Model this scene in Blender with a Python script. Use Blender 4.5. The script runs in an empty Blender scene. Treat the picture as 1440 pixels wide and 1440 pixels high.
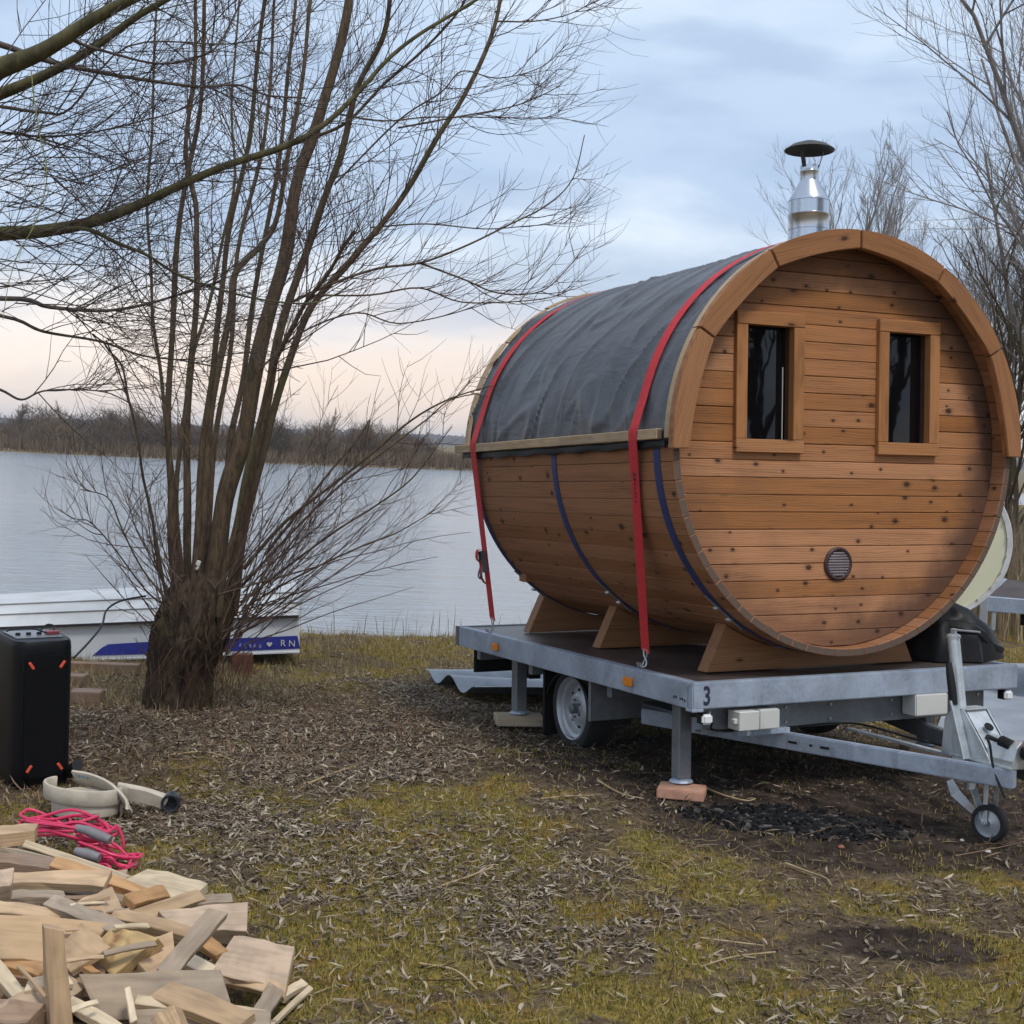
import bpy, bmesh, math, random
import numpy as np
from mathutils import Matrix, Vector

R_ = math.radians
rng = np.random.default_rng(7)
random.seed(11)
scene = bpy.context.scene
col = scene.collection

# ------------------------------------------------------------------ camera
F_PX, PITCH, ROLL, EYE = 1917.5, .047, .0417, 1.706
CAM = np.array([0., 0., EYE])


def ray(px, py):
    a, b = px - 720, py - 720
    cr, sr = math.cos(ROLL), math.sin(ROLL)
    x = (a * cr + b * sr) / F_PX
    up = -(-a * sr + b * cr) / F_PX
    c, s = math.cos(PITCH), math.sin(PITCH)
    return np.array([x, c + up * s, -s + up * c])


def aty(px, py, y):
    r = ray(px, py)
    return CAM + r * (y / r[1])


def atz(px, py, z=0.):
    r = ray(px, py)
    return CAM + r * ((z - CAM[2]) / r[2])


cam_data = bpy.data.cameras.new('camera')
cam_data.sensor_fit = 'HORIZONTAL'
cam_data.sensor_width = 36
cam_data.lens = F_PX / 1440 * 36
cam_data.clip_start = .05
cam_data.clip_end = 8000
cam = bpy.data.objects.new('camera', cam_data)
col.objects.link(cam)
fw = Vector(ray(720, 720)).normalized()
rt = Vector(ray(721, 720) - ray(720, 720)).normalized()
up = rt.cross(fw)
mw = Matrix((rt, up, -fw)).transposed().to_4x4()
mw.translation = Vector(CAM)
cam.matrix_world = mw
scene.camera = cam


# ------------------------------------------------------------------ nodes helper
class NT:
    def __init__(self, tree):
        self.t = tree
        self.n = tree.nodes
        self.l = tree.links

    def node(self, kind, **kw):
        nd = self.n.new(kind)
        ins = kw.pop('ins', {})
        for k, v in kw.items():
            setattr(nd, k, v)
        for k, v in ins.items():
            self.set(nd, k, v)
        return nd

    def set(self, nd, k, v):
        s = nd.inputs[k]
        if isinstance(v, bpy.types.NodeSocket):
            self.l.new(v, s)
        else:
            s.default_value = v

    def math(self, op, a, b=0., c=0., clamp=False):
        nd = self.node('ShaderNodeMath', operation=op, use_clamp=clamp)
        self.set(nd, 0, a); self.set(nd, 1, b); self.set(nd, 2, c)
        return nd.outputs[0]

    def vmath(self, op, a, b=(0, 0, 0)):
        nd = self.node('ShaderNodeVectorMath', operation=op)
        self.set(nd, 0, a); self.set(nd, 1, b)
        return nd.outputs[0]

    def mix(self, f, a, b, blend='MIX'):
        nd = self.node('ShaderNodeMix', data_type='RGBA', blend_type=blend)
        nd.clamp_factor = True
        self.set(nd, 0, f)
        for i, v in ((6, a), (7, b)):
            if not isinstance(v, bpy.types.NodeSocket) and len(v) == 3:
                v = (*v, 1)
            self.set(nd, i, v)
        return nd.outputs[2]

    def noise(self, vec, scale, detail=4, rough=.55, dist=0., out=0, dims='3D'):
        nd = self.node('ShaderNodeTexNoise', noise_dimensions=dims)
        self.set(nd, 'Scale', scale); self.set(nd, 'Detail', detail)
        self.set(nd, 'Roughness', rough); self.set(nd, 'Distortion', dist)
        if vec is not None:
            self.set(nd, 'Vector', vec)
        return nd.outputs[out]

    def ramp(self, f, stops, interp='LINEAR'):
        nd = self.node('ShaderNodeValToRGB')
        cr = nd.color_ramp
        cr.interpolation = interp
        while len(cr.elements) < len(stops):
            cr.elements.new(.5)
        for e, (p, c) in zip(cr.elements, stops):
            e.position = p
            e.color = (*c, 1) if len(c) == 3 else c
        self.set(nd, 0, f)
        return nd.outputs[0]

    def smooth(self, v, a, b):
        nd = self.node('ShaderNodeMapRange', interpolation_type='SMOOTHSTEP')
        self.set(nd, 0, v); self.set(nd, 1, a); self.set(nd, 2, b)
        self.set(nd, 3, 0.); self.set(nd, 4, 1.)
        return nd.outputs[0]

    def mapping(self, vec, scale=(1, 1, 1), loc=(0, 0, 0), rot=(0, 0, 0)):
        nd = self.node('ShaderNodeMapping')
        self.set(nd, 'Vector', vec); self.set(nd, 'Location', loc)
        self.set(nd, 'Rotation', rot); self.set(nd, 'Scale', scale)
        return nd.outputs[0]

    def bump(self, h, strength=.3, dist=.01, normal=None):
        nd = self.node('ShaderNodeBump')
        self.set(nd, 'Height', h); self.set(nd, 'Strength', strength); self.set(nd, 'Distance', dist)
        if normal is not None:
            self.set(nd, 'Normal', normal)
        return nd.outputs[0]


# ------------------------------------------------------------------ world and sun
world = bpy.data.worlds.new('World')
scene.world = world
world.use_nodes = True
world.node_tree.nodes.clear()
W = NT(world.node_tree)
SUN_EL, SUN_AZ = R_(58), R_(150)          # from behind and right of the camera, through thin cloud
tc = W.node('ShaderNodeTexCoord').outputs['Generated']
sky = W.node('ShaderNodeTexSky', sky_type='NISHITA', sun_disc=False)
sky.sun_elevation = SUN_EL
sky.sun_rotation = SUN_AZ
sky.dust_density = 2.
sxyz = W.node('ShaderNodeSeparateXYZ', ins={0: tc})
el = sxyz.outputs[2]
az = sxyz.outputs[0]
elw = W.math('ADD', el, W.math('MULTIPLY', W.math('SUBTRACT', W.noise(W.mapping(tc, (1, 1, 3)), 2.2, 4), .5), .14))
grad = W.ramp(elw, [(0., (.84, .66, .53)), (.05, (.80, .68, .61)), (.085, (.62, .61, .66)), (.12, (.50, .58, .69)), (.18, (.42, .535, .71)),
                    (.30, (.50, .62, .78)), (.6, (.50, .57, .70)), (1., (.52, .57, .66))])
cl = W.noise(W.mapping(tc, (1., 1., 3.4), (.3, .2, .15)), 3.2, 6, .52, .25)
light = W.smooth(cl, .44, .66)
c1 = W.mix(W.math('MULTIPLY', light, .75), grad, (.77, .84, .91))
cl2 = W.noise(W.mapping(tc, (1.2, 1.2, 4.6), (4.1, 1.7, 2.2)), 4.6, 5, .5)
c2 = W.mix(W.math('MULTIPLY', W.smooth(cl2, .45, .62), .6), c1, (.345, .45, .62))
# glow of the low light behind the clouds near the horizon, on the left
vd = W.node('ShaderNodeVectorMath', operation='DOT_PRODUCT')
W.set(vd, 0, tc); vd.inputs[1].default_value = Vector((-.42, .90, .035)).normalized()
glow = W.math('MULTIPLY', W.smooth(vd.outputs['Value'], .86, 1.0), W.smooth(W.math('MULTIPLY', elw, -1), -.15, -.05))
c3 = W.mix(W.math('MULTIPLY', glow, .70), c2, (.98, .80, .66))
skyc = W.mix(.14, c3, W.vmath('MULTIPLY', sky.outputs[0], (.085, .085, .085)))
bg = W.node('ShaderNodeBackground', ins={0: skyc, 1: 1.})
W.l.new(bg.outputs[0], W.node('ShaderNodeOutputWorld').inputs[0])

sun_d = bpy.data.lights.new('sun', 'SUN')
sun_d.energy = 1.5
sun_d.angle = R_(12)
sun_d.color = (1, .95, .88)
sun = bpy.data.objects.new('sun', sun_d)
col.objects.link(sun)
sd = Vector((math.sin(SUN_AZ) * math.cos(SUN_EL), math.cos(SUN_AZ) * math.cos(SUN_EL), math.sin(SUN_EL)))
sun.rotation_euler = sd.to_track_quat('Z', 'Y').to_euler()

vs = scene.view_settings
vs.view_transform = 'Standard'
vs.look = 'None'
vs.exposure = .45
vs.gamma = 1.
vs.use_curve_mapping = False


# ------------------------------------------------------------------ mesh helpers
def raw_mesh(name, V, Q=None, Tr=None, smooth=False):
    """V (n,3); Q (m,4) quads; Tr (k,3) tris -> mesh"""
    V = np.asarray(V, np.float32)
    me = bpy.data.meshes.new(name)
    nq = 0 if Q is None else len(Q)
    nt = 0 if Tr is None else len(Tr)
    me.vertices.add(len(V))
    me.vertices.foreach_set('co', V.ravel())
    loops = []
    starts = []
    if nq:
        loops.append(np.asarray(Q, np.int32).ravel()); starts.append(np.arange(nq) * 4)
    if nt:
        loops.append(np.asarray(Tr, np.int32).ravel()); starts.append(nq * 4 + np.arange(nt) * 3)
    lp = np.concatenate(loops)
    me.loops.add(len(lp))
    me.loops.foreach_set('vertex_index', lp.astype(np.int32))
    me.polygons.add(nq + nt)
    me.polygons.foreach_set('loop_start', np.concatenate(starts).astype(np.int32))
    me.update(calc_edges=True)
    me.validate()
    if smooth:
        me.polygons.foreach_set('use_smooth', np.ones(len(me.polygons), bool))
    return me


def link(name, me, mat=None, parent=None):
    o = bpy.data.objects.new(name, me)
    if mat is not None and me is not None and not me.materials:
        me.materials.append(mat)
    col.objects.link(o)
    if parent is not None:
        o.parent = parent
    return o


def tag(o, label=None, cat=None, group=None, kind=None):
    if label: o['label'] = label
    if cat: o['category'] = cat
    if group: o['group'] = group
    if kind: o['kind'] = kind
    return o


def empty(name, label, cat, loc=(0, 0, 0), rz=0., group=None, mat=None):
    o = bpy.data.objects.new(name, None)
    o.empty_display_size = .1
    col.objects.link(o)
    if mat is not None:
        o.matrix_world = mat
    else:
        o.location = loc
        o.rotation_euler = (0, 0, rz)
    return tag(o, label, cat, group)


def rotm(ax, ang):
    return np.array(Matrix.Rotation(ang, 3, ax))


class MB:
    """collects shapes, builds one mesh object"""
    def __init__(self):
        self.v = []; self.f = []; self.n = 0

    def add(self, v, f):
        v = np.asarray(v, float)
        self.v.append(v)
        self.f += [tuple(i + self.n for i in q) for q in f]
        self.n += len(v)
        return self

    def box(self, c, s, rot=None, taper=None):
        sg = np.array([(x, y, z) for z in (-.5, .5) for y in (-.5, .5) for x in (-.5, .5)])
        v = sg * np.array(s)
        if taper:
            v[4:, :2] *= taper
        if rot is not None:
            v = v @ np.asarray(rot).T
        return self.add(v + np.array(c), [(0, 2, 3, 1), (4, 5, 7, 6), (0, 1, 5, 4), (1, 3, 7, 5), (3, 2, 6, 7), (2, 0, 4, 6)])

    def b(self, x0, x1, y0, y1, z0, z1):
        return self.box(((x0 + x1) / 2, (y0 + y1) / 2, (z0 + z1) / 2), (abs(x1 - x0), abs(y1 - y0), abs(z1 - z0)))

    def bar(self, a, b_, w, h, up=(0, 0, 1)):
        a = np.array(a, float); b_ = np.array(b_, float)
        d = b_ - a; L = np.linalg.norm(d); d /= L
        up = np.array(up, float); s = np.cross(d, up); s /= np.linalg.norm(s); u = np.cross(s, d)
        return self.box((a + b_) / 2, (L, w, h), np.stack([d, s, u], 1))

    def tube(self, pts, rad, k=8, cap=True):
        pts = np.asarray(pts, float); n = len(pts)
        rad = np.full(n, rad, float) if np.isscalar(rad) else np.asarray(rad, float)
        tg = np.gradient(pts, axis=0); tg /= np.linalg.norm(tg, axis=1)[:, None] + 1e-12
        a = np.cross(tg[0], (0, 0, 1.));
        if np.linalg.norm(a) < .1: a = np.cross(tg[0], (0, 1., 0))
        a /= np.linalg.norm(a)
        A = []
        for t in tg:
            a = a - t * (a @ t); a /= np.linalg.norm(a) + 1e-12; A.append(a.copy())
        A = np.array(A); Bv = np.cross(tg, A)
        th = np.arange(k) / k * 2 * np.pi
        v = pts[:, None] + rad[:, None, None] * (np.cos(th)[None, :, None] * A[:, None] + np.sin(th)[None, :, None] * Bv[:, None])
        f = [(i * k + j, i * k + (j + 1) % k, (i + 1) * k + (j + 1) % k, (i + 1) * k + j) for i in range(n - 1) for j in range(k)]
        if cap:
            f += [tuple(range(k))[::-1], tuple((n - 1) * k + j for j in range(k))]
        return self.add(v.reshape(-1, 3), f)

    def cyl(self, a, b_, r, k=16):
        return self.tube([a, b_], r, k)

    def lathe(self, prof, k=24, M=None, o=(0, 0, 0), close=True):
        """profile of (r,z) turned round local z"""
        th = np.arange(k) / k * 2 * np.pi
        v = np.array([(r * math.cos(t), r * math.sin(t), z) for r, z in prof for t in th])
        if M is not None: v = v @ np.asarray(M).T
        v += np.array(o)
        n = len(prof)
        f = [(i * k + j, i * k + (j + 1) % k, (i + 1) * k + (j + 1) % k, (i + 1) * k + j) for i in range(n - 1) for j in range(k)]
        if close:
            f += [tuple(range(k))[::-1], tuple((n - 1) * k + j for j in range(k))]
        return self.add(v, f)

    def prism(self, poly, a, b_, axis=1):
        """poly: list of 2D points, extruded between a and b along axis"""
        def p3(q, t):
            if axis == 0: return (t, q[0], q[1])
            if axis == 1: return (q[0], t, q[1])
            return (q[0], q[1], t)
        n = len(poly)
        v = [p3(q, a) for q in poly] + [p3(q, b_) for q in poly]
        f = [tuple(range(n))[::-1], tuple(range(n, 2 * n))] + [(i, (i + 1) % n, n + (i + 1) % n, n + i) for i in range(n)]
        return self.add(v, f)

    def sweep(self, pts, ups, w, t):
        """flat ribbon: width w along up, thickness t across"""
        pts = np.asarray(pts, float); n = len(pts)
        ups = np.asarray(ups, float)
        if ups.ndim == 1: ups = np.tile(ups, (n, 1))
        w = np.full(n, w) if np.isscalar(w) else np.asarray(w)
        t = np.full(n, t) if np.isscalar(t) else np.asarray(t)
        tg = np.gradient(pts, axis=0); tg /= np.linalg.norm(tg, axis=1)[:, None]
        ups = ups - tg * np.sum(ups * tg, 1)[:, None]; ups /= np.linalg.norm(ups, axis=1)[:, None]
        sd_ = np.cross(tg, ups)
        prof = [(-.5, -.28), (-.42, -.5), (.42, -.5), (.5, -.28), (.5, .28), (.42, .5), (-.42, .5), (-.5, .28)]
        v = np.stack([pts + ups * (w * a)[:, None] + sd_ * (t * b_)[:, None] for a, b_ in prof], 1)
        k = len(prof)
        f = [(i * k + j, i * k + (j + 1) % k, (i + 1) * k + (j + 1) % k, (i + 1) * k + j) for i in range(n - 1) for j in range(k)]
        f += [tuple(range(k))[::-1], tuple((n - 1) * k + j for j in range(k))]
        return self.add(v.reshape(-1, 3), f)

    def mesh(self, name, bevel=0., smooth=False, off=(0, 0, 0), seg=1):
        V = np.concatenate(self.v) - np.array(off)
        me = bpy.data.meshes.new(name)
        me.from_pydata(V.tolist(), [], self.f)
        bm = bmesh.new(); bm.from_mesh(me)
        bmesh.ops.recalc_face_normals(bm, faces=bm.faces)
        if bevel > 0:
            ed = [e for e in bm.edges if len(e.link_faces) == 2 and e.calc_face_angle(0) > .5]
            bmesh.ops.bevel(bm, geom=ed, offset=bevel, segments=seg, affect='EDGES', clamp_overlap=True)
        if smooth:
            for fc in bm.faces: fc.smooth = True
            for e in bm.edges:
                if len(e.link_faces) == 2 and e.calc_face_angle(0) > .7: e.smooth = False
        bm.to_mesh(me); bm.free()
        return me

    def build(self, name, mat, parent=None, bevel=0., smooth=False, off=(0, 0, 0), seg=1):
        return link(name, self.mesh(name, bevel, smooth, off, seg), mat, parent)


class TB:
    """fast tubes for branches"""
    def __init__(self):
        self.V = []; self.Q = []; self.n = 0

    def tube(self, pts, rad, k=3):
        n = len(pts)
        tg = np.empty_like(pts)
        tg[1:-1] = pts[2:] - pts[:-2]; tg[0] = pts[1] - pts[0]; tg[-1] = pts[-1] - pts[-2]
        tg /= np.sqrt((tg ** 2).sum(1))[:, None] + 1e-12
        ref = np.array([.31, .17, .93]) if abs(tg[0, 2]) < .8 else np.array([.9, .37, .2])
        A = np.cross(tg, ref); A /= np.sqrt((A ** 2).sum(1))[:, None] + 1e-9
        Bv = np.cross(tg, A)
        th = np.arange(k) * (2 * np.pi / k)
        v = pts[:, None] + rad[:, None, None] * (np.cos(th)[None, :, None] * A[:, None] + np.sin(th)[None, :, None] * Bv[:, None])
        i = np.arange(n - 1)[:, None] * k; j = np.arange(k)[None]; jn = (j + 1) % k
        q = np.stack([i + j, i + jn, i + k + jn, i + k + j], -1).reshape(-1, 4) + self.n
        self.V.append(v.reshape(-1, 3)); self.Q.append(q); self.n += n * k

    def mesh(self, name, smooth=True, off=(0, 0, 0)):
        return raw_mesh(name, np.concatenate(self.V) - np.array(off), np.concatenate(self.Q), smooth=smooth)


def catmull(P, m=6):
    P = np.asarray(P, float)
    Q = np.vstack([2 * P[0] - P[1], P, 2 * P[-1] - P[-2]])
    out = []
    for i in range(1, len(Q) - 2):
        t = np.linspace(0, 1, m, endpoint=False)[:, None]
        a, b_, c, d = Q[i - 1], Q[i], Q[i + 1], Q[i + 2]
        out.append(.5 * (2 * b_ + (c - a) * t + (2 * a - 5 * b_ + 4 * c - d) * t ** 2 + (3 * b_ - a - 3 * c + d) * t ** 3))
    out.append(P[-1][None])
    return np.concatenate(out)


def text_mesh(body, size, depth=.0015, name='text', offset=0.):
    cu = bpy.data.curves.new(name, 'FONT')
    cu.body = body; cu.size = size; cu.extrude = depth; cu.offset = offset
    cu.align_x = 'CENTER'; cu.align_y = 'CENTER'
    o = bpy.data.objects.new(name, cu)
    col.objects.link(o)
    dg = bpy.context.evaluated_depsgraph_get()
    me = bpy.data.meshes.new_from_object(o.evaluated_get(dg))
    bpy.data.objects.remove(o)
    bpy.data.curves.remove(cu)
    return me


# ------------------------------------------------------------------ noise (numpy)
def _h(ix, iy, s):
    n = (ix * 374761393 + iy * 668265263 + s * 974634777) & 0xffffffff
    n = ((n ^ (n >> 13)) * 1274126177) & 0xffffffff
    return ((n ^ (n >> 16)) & 0xffff) / 65535.


def vnoise(x, y, s=0):
    x = np.asarray(x, float); y = np.asarray(y, float)
    ix = np.floor(x).astype(np.int64); iy = np.floor(y).astype(np.int64)
    fx = x - ix; fy = y - iy
    fx = fx * fx * (3 - 2 * fx); fy = fy * fy * (3 - 2 * fy)
    a = _h(ix, iy, s); b_ = _h(ix + 1, iy, s); c = _h(ix, iy + 1, s); d = _h(ix + 1, iy + 1, s)
    return (a * (1 - fx) + b_ * fx) * (1 - fy) + (c * (1 - fx) + d * fx) * fy


def fbm(x, y, s=0, o=4):
    v = 0; a = .5
    for i in range(o):
        v = v + a * vnoise(x * 2 ** i, y * 2 ** i, s + i * 7); a *= .5
    return v / (1 - .5 ** o)


def sst(a, b_, x):
    t = np.clip((x - a) / (b_ - a), 0, 1)
    return t * t * (3 - 2 * t)


WATER_Z = -.42


def shore_y(x):
    return 14.0 + .35 * np.sin(x * .55) + 60 * sst(2.5, 10., x) + .8 * sst(-3, -12, x)


def gz(x, y):
    x = np.asarray(x, float); y = np.asarray(y, float)
    z = -.035 * np.clip(y - 6.8, 0, 5.7) - .012 * np.clip(6.8 - y, 0, 0)
    s = y - shore_y(x)
    z = z - .75 * sst(-.45, 1.1, s) - 1.2 * sst(1, 8, s)
    yf = 118 + 3 * np.sin(x * .05) + 2 * np.sin(x * .13 + 1)
    far = sst(-6, 1.2, y - yf)
    z = z + far * 1.95 + 1.2 * sst(5, 400, y - yf)
    land = 1 - sst(-.6, 1.5, s)
    z = z + land * (.05 * (fbm(x * .9, y * .9, 3, 3) - .5) + .028 * (fbm(x * 5, y * 5, 5, 3) - .5) + .014 * (vnoise(x * 21, y * 21, 9) - .5))
    z = z + far * .5 * (fbm(x * .05, y * .05, 13, 3) - .4)
    return z


def gnd(px, py, dz=0.):
    z = 0.
    for _ in range(8):
        p = atz(px, py, z + dz)
        z = float(gz(p[0], p[1]))
    return np.array([p[0], p[1], z])


# ------------------------------------------------------------------ materials
def new_mat(name):
    m = bpy.data.materials.new(name)
    m.use_nodes = True
    m.node_tree.nodes.clear()
    t = NT(m.node_tree)
    out = t.node('ShaderNodeOutputMaterial')
    bs = t.node('ShaderNodeBsdfPrincipled')
    t.l.new(bs.outputs[0], out.inputs[0])
    return m, t, bs, out


def P(t, bs, **kw):
    names = dict(color='Base Color', rough='Roughness', metal='Metallic', spec='Specular IOR Level', normal='Normal',
                 coat='Coat Weight', coatr='Coat Roughness', ior='IOR', emit='Emission Color', emits='Emission Strength',
                 trans='Transmission Weight', alpha='Alpha')
    for k, v in kw.items():
        if k in ('color', 'emit') and not isinstance(v, bpy.types.NodeSocket) and len(v) == 3:
            v = (*v, 1)
        t.set(bs, names[k], v)


def simple(name, color, rough=.6, metal=0., var=.15, scale=12., spec=.5, bump=0., bscale=60., obj_rand=0.):
    m, t, bs, _ = new_mat(name)
    tcn = t.node('ShaderNodeTexCoord').outputs['Object']
    c = np.array(color)
    nz = t.noise(tcn, scale, 5, .6)
    cc = t.mix(t.smooth(nz, .3, .7), tuple(c * (1 - var)), tuple(np.minimum(c * (1 + var), 1)))
    if obj_rand:
        r = t.node('ShaderNodeObjectInfo').outputs['Random']
        cc = t.mix(t.math('MULTIPLY', r, obj_rand), cc, tuple(c * .35))
    P(t, bs, color=cc, rough=rough, metal=metal, spec=spec)
    if bump:
        P(t, bs, normal=t.bump(t.noise(tcn, bscale, 5, .6), bump, .004))
    return m


def wood(name, base, dark, axis=0, knots=0., ring=1., rough=.62, stain=None, rand=.3, kscale=(5., 11.5), bump=.25, spec=.35, grey=0.):
    """timber with grain along a local axis"""
    m, t, bs, _ = new_mat(name)
    ob = t.node('ShaderNodeTexCoord').outputs['Object']
    rnd = t.node('ShaderNodeObjectInfo').outputs['Random']
    s = t.node('ShaderNodeSeparateXYZ', ins={0: ob})
    a = s.outputs[axis]
    others = [i for i in range(3) if i != axis]
    if axis == 1 and knots:      # staves: across = x at the outside
        b_, c_ = s.outputs[0], s.outputs[2]
    else:
        b_, c_ = s.outputs[others[1]], s.outputs[others[0]]
    off = t.math('MULTIPLY', rnd, 57.3)
    comb = t.node('ShaderNodeCombineXYZ')
    t.set(comb, 0, t.math('ADD', a, off)); t.set(comb, 1, t.math('ADD', b_, t.math('MULTIPLY', off, .61))); t.set(comb, 2, c_)
    v = comb.outputs[0]
    # knots
    if knots:
        kv = t.mapping(v, (kscale[0], kscale[1], 1))
        vo = t.node('ShaderNodeTexVoronoi', voronoi_dimensions='2D', feature='F1')
        t.set(vo, 'Vector', kv); t.set(vo, 'Scale', 1.); t.set(vo, 'Randomness', .95)
        vd_ = vo.outputs['Distance']
        sc = t.node('ShaderNodeSeparateColor', ins={0: vo.outputs['Color']})
        act = t.math('GREATER_THAN', sc.outputs[0], 1 - knots)
        size = t.math('ADD', .001, t.math('MULTIPLY', act, t.math('ADD', .055, t.math('MULTIPLY', t.math('POWER', sc.outputs[1], 2.), .10))))
        kn = t.math('SUBTRACT', 1., t.smooth(t.math('DIVIDE', vd_, size), .55, 1.15))
        ringk = t.math('SUBTRACT', 1., t.smooth(t.math('DIVIDE', vd_, size), .9, 2.4))
        warp = t.math('MULTIPLY', ringk, .9)
    else:
        kn = None
        warp = 0.
    g1 = t.noise(t.mapping(v, (2.2, 60, 60)), 1., 4, .6, .6)
    fig = t.noise(t.mapping(v, (1.1, 11, 11)), 1., 4, .6, 1.8)
    lines = t.node('ShaderNodeTexWave', wave_type='BANDS', bands_direction='Y', wave_profile='SIN')
    t.set(lines, 'Vector', t.mapping(v, (.25, 1, 1))); t.set(lines, 'Scale', 26. * ring); t.set(lines, 'Distortion', 7.)
    t.set(lines, 'Detail', 2.); t.set(lines, 'Detail Scale', .7)
    lw = lines.outputs['Fac']
    gr = t.math('ADD', t.math('MULTIPLY', g1, .5), t.math('ADD', t.math('MULTIPLY', lw, .20), t.math('MULTIPLY', fig, .45)))
    if knots:
        gr = t.math('ADD', gr, t.math('MULTIPLY', ringk, -.13))
    base = np.array(base); dark = np.array(dark)
    c0 = t.ramp(gr, [(.28, tuple(dark)), (.48, tuple(base * .82)), (.62, tuple(base)), (.85, tuple(np.minimum(base * 1.22, 1)))])
    rr = t.math('MULTIPLY', t.math('SUBTRACT', rnd, .5), rand * 2)
    hsv = t.node('ShaderNodeHueSaturation')
    t.set(hsv, 'Color', c0); t.set(hsv, 'Value', t.math('ADD', 1., rr)); t.set(hsv, 'Saturation', t.math('SUBTRACT', 1., t.math('MULTIPLY', rr, .35)))
    cc = hsv.outputs[0]
    if grey:
        cc = t.mix(t.math('MULTIPLY', t.smooth(t.noise(v, 3., 5, .6, .5), .4, .65), grey), cc, (.20, .185, .17))
    if stain:
        cc = stain(t, cc)
    if knots:
        cc = t.mix(t.math('MULTIPLY', kn, .92), cc, tuple(dark * .25))
    if axis == 1 and knots:
        gn = t.node('ShaderNodeTexCoord').outputs['Normal']
        ny_ = t.math('ABSOLUTE', t.node('ShaderNodeSeparateXYZ', ins={0: gn}).outputs[1])
        cc = t.mix(t.math('GREATER_THAN', ny_, .8), cc, t.mix(t.noise(ob, 60., 3), (.085, .058, .044), (.15, .105, .08)))
    P(t, bs, color=cc, rough=rough, spec=spec)
    hgt = t.math('ADD', gr, t.math('MULTIPLY', t.noise(v, 90, 3), .3))
    P(t, bs, normal=t.bump(hgt, bump, .002))
    return m


def galv(name, base=(.35, .405, .49), rough=.45, metal=.35):
    m, t, bs, _ = new_mat(name)
    ob = t.node('ShaderNodeTexCoord').outputs['Object']
    vo = t.node('ShaderNodeTexVoronoi'); t.set(vo, 'Vector', ob); t.set(vo, 'Scale', 70.)
    sp = t.node('ShaderNodeSeparateColor', ins={0: vo.outputs['Color']}).outputs[0]
    n1 = t.noise(ob, 5., 6, .65, .4)
    n2 = t.noise(t.mapping(ob, (14, 14, 2)), 1., 4, .6)
    b = np.array(base)
    c = t.mix(t.smooth(n1, .3, .72), tuple(b * .74), tuple(b * 1.18))
    c = t.mix(t.math('MULTIPLY', sp, .22), c, tuple(b * 1.45))
    c = t.mix(t.math('MULTIPLY', t.smooth(n2, .56, .75), .35), c, (.13, .13, .125))
    P(t, bs, color=c, rough=t.math('ADD', rough - .12, t.math('MULTIPLY', n1, .3)), metal=metal)
    P(t, bs, normal=t.bump(n1, .12, .003))
    return m


def plate_stain_shade(t, cc):
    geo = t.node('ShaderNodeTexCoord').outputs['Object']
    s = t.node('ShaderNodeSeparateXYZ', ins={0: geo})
    # weathered ends of the boards by the staves, plus overhang shade painted in
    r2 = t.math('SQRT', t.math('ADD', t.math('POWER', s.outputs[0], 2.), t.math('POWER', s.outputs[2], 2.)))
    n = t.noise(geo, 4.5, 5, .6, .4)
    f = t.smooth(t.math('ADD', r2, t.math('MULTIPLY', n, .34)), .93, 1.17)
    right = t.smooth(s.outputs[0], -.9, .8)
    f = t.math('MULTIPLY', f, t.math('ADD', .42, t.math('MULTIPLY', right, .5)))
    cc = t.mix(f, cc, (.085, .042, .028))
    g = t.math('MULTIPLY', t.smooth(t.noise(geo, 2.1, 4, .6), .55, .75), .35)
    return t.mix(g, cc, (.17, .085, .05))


M_wall = wood('sauna_front_timber', (.385, .170, .067), (.15, .056, .021), axis=0, knots=.5, rand=.21, stain=plate_stain_shade, kscale=(6.2, 8.8))
M_stave = wood('sauna_stave_timber', (.31, .140, .062), (.12, .048, .021), axis=1, knots=.45, rand=.17, kscale=(6., 8.5))
M_frame = wood('window_frame_timber', (.37, .165, .06), (.18, .07, .028), axis=2, knots=.22, rand=.08, kscale=(3.5, 10))
M_frameh = wood('window_frame_rail_timber', (.37, .165, .06), (.18, .07, .028), axis=0, knots=.22, rand=.08, kscale=(3.5, 10))
M_arch = wood('arch_board_timber', (.31, .14, .056), (.13, .05, .02), axis=0, knots=.25, rand=.10, kscale=(4, 8))
M_pale = wood('pale_batten_timber', (.50, .36, .21), (.30, .19, .10), axis=1, knots=.2, rand=.08, grey=.3)
M_cradle = wood('cradle_timber', (.30, .145, .065), (.12, .05, .02), axis=0, knots=.3, rand=.1, kscale=(3.5, 9))
M_galv = galv('galvanised_steel')
M_galvd = galv('dull_shaded_galvanised_steel', (.19, .203, .218), .5, .5)  # dull zinc, base darkened further as painted shade below the deck
M_galvl = galv('bright_zinc', (.52, .56, .58), .33, .6)
M_dark = simple('dark_underbody', (.014, .014, .015), .8, spec=.2)
M_tyre = simple('tyre_rubber', (.016, .016, .017), .75, bump=.3, bscale=90)
M_rim = simple('painted_steel_rim', (.42, .44, .46), .38, .35, var=.1, scale=8)
M_black = simple('black_plastic', (.009, .009, .010), .5, var=.2, spec=.3)
M_white = simple('white_plastic', (.56, .56, .53), .4, var=.06, scale=4)
M_amber = simple('amber_lens', (.75, .26, .03), .2, var=.1)
M_clear = simple('clear_lamp_lens', (.75, .77, .80), .12, var=.06)
M_red = simple('red_webbing', (.56, .022, .030), .62, var=.12, scale=40, bump=.25, bscale=400)
M_navy = simple('navy_webbing', (.018, .032, .13), .55, var=.2, scale=30)
M_bolt = simple('zinc_bolts', (.5, .5, .48), .3, .8)
M_print = simple('black_print', (.02, .025, .05), .5, var=.0)
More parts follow.
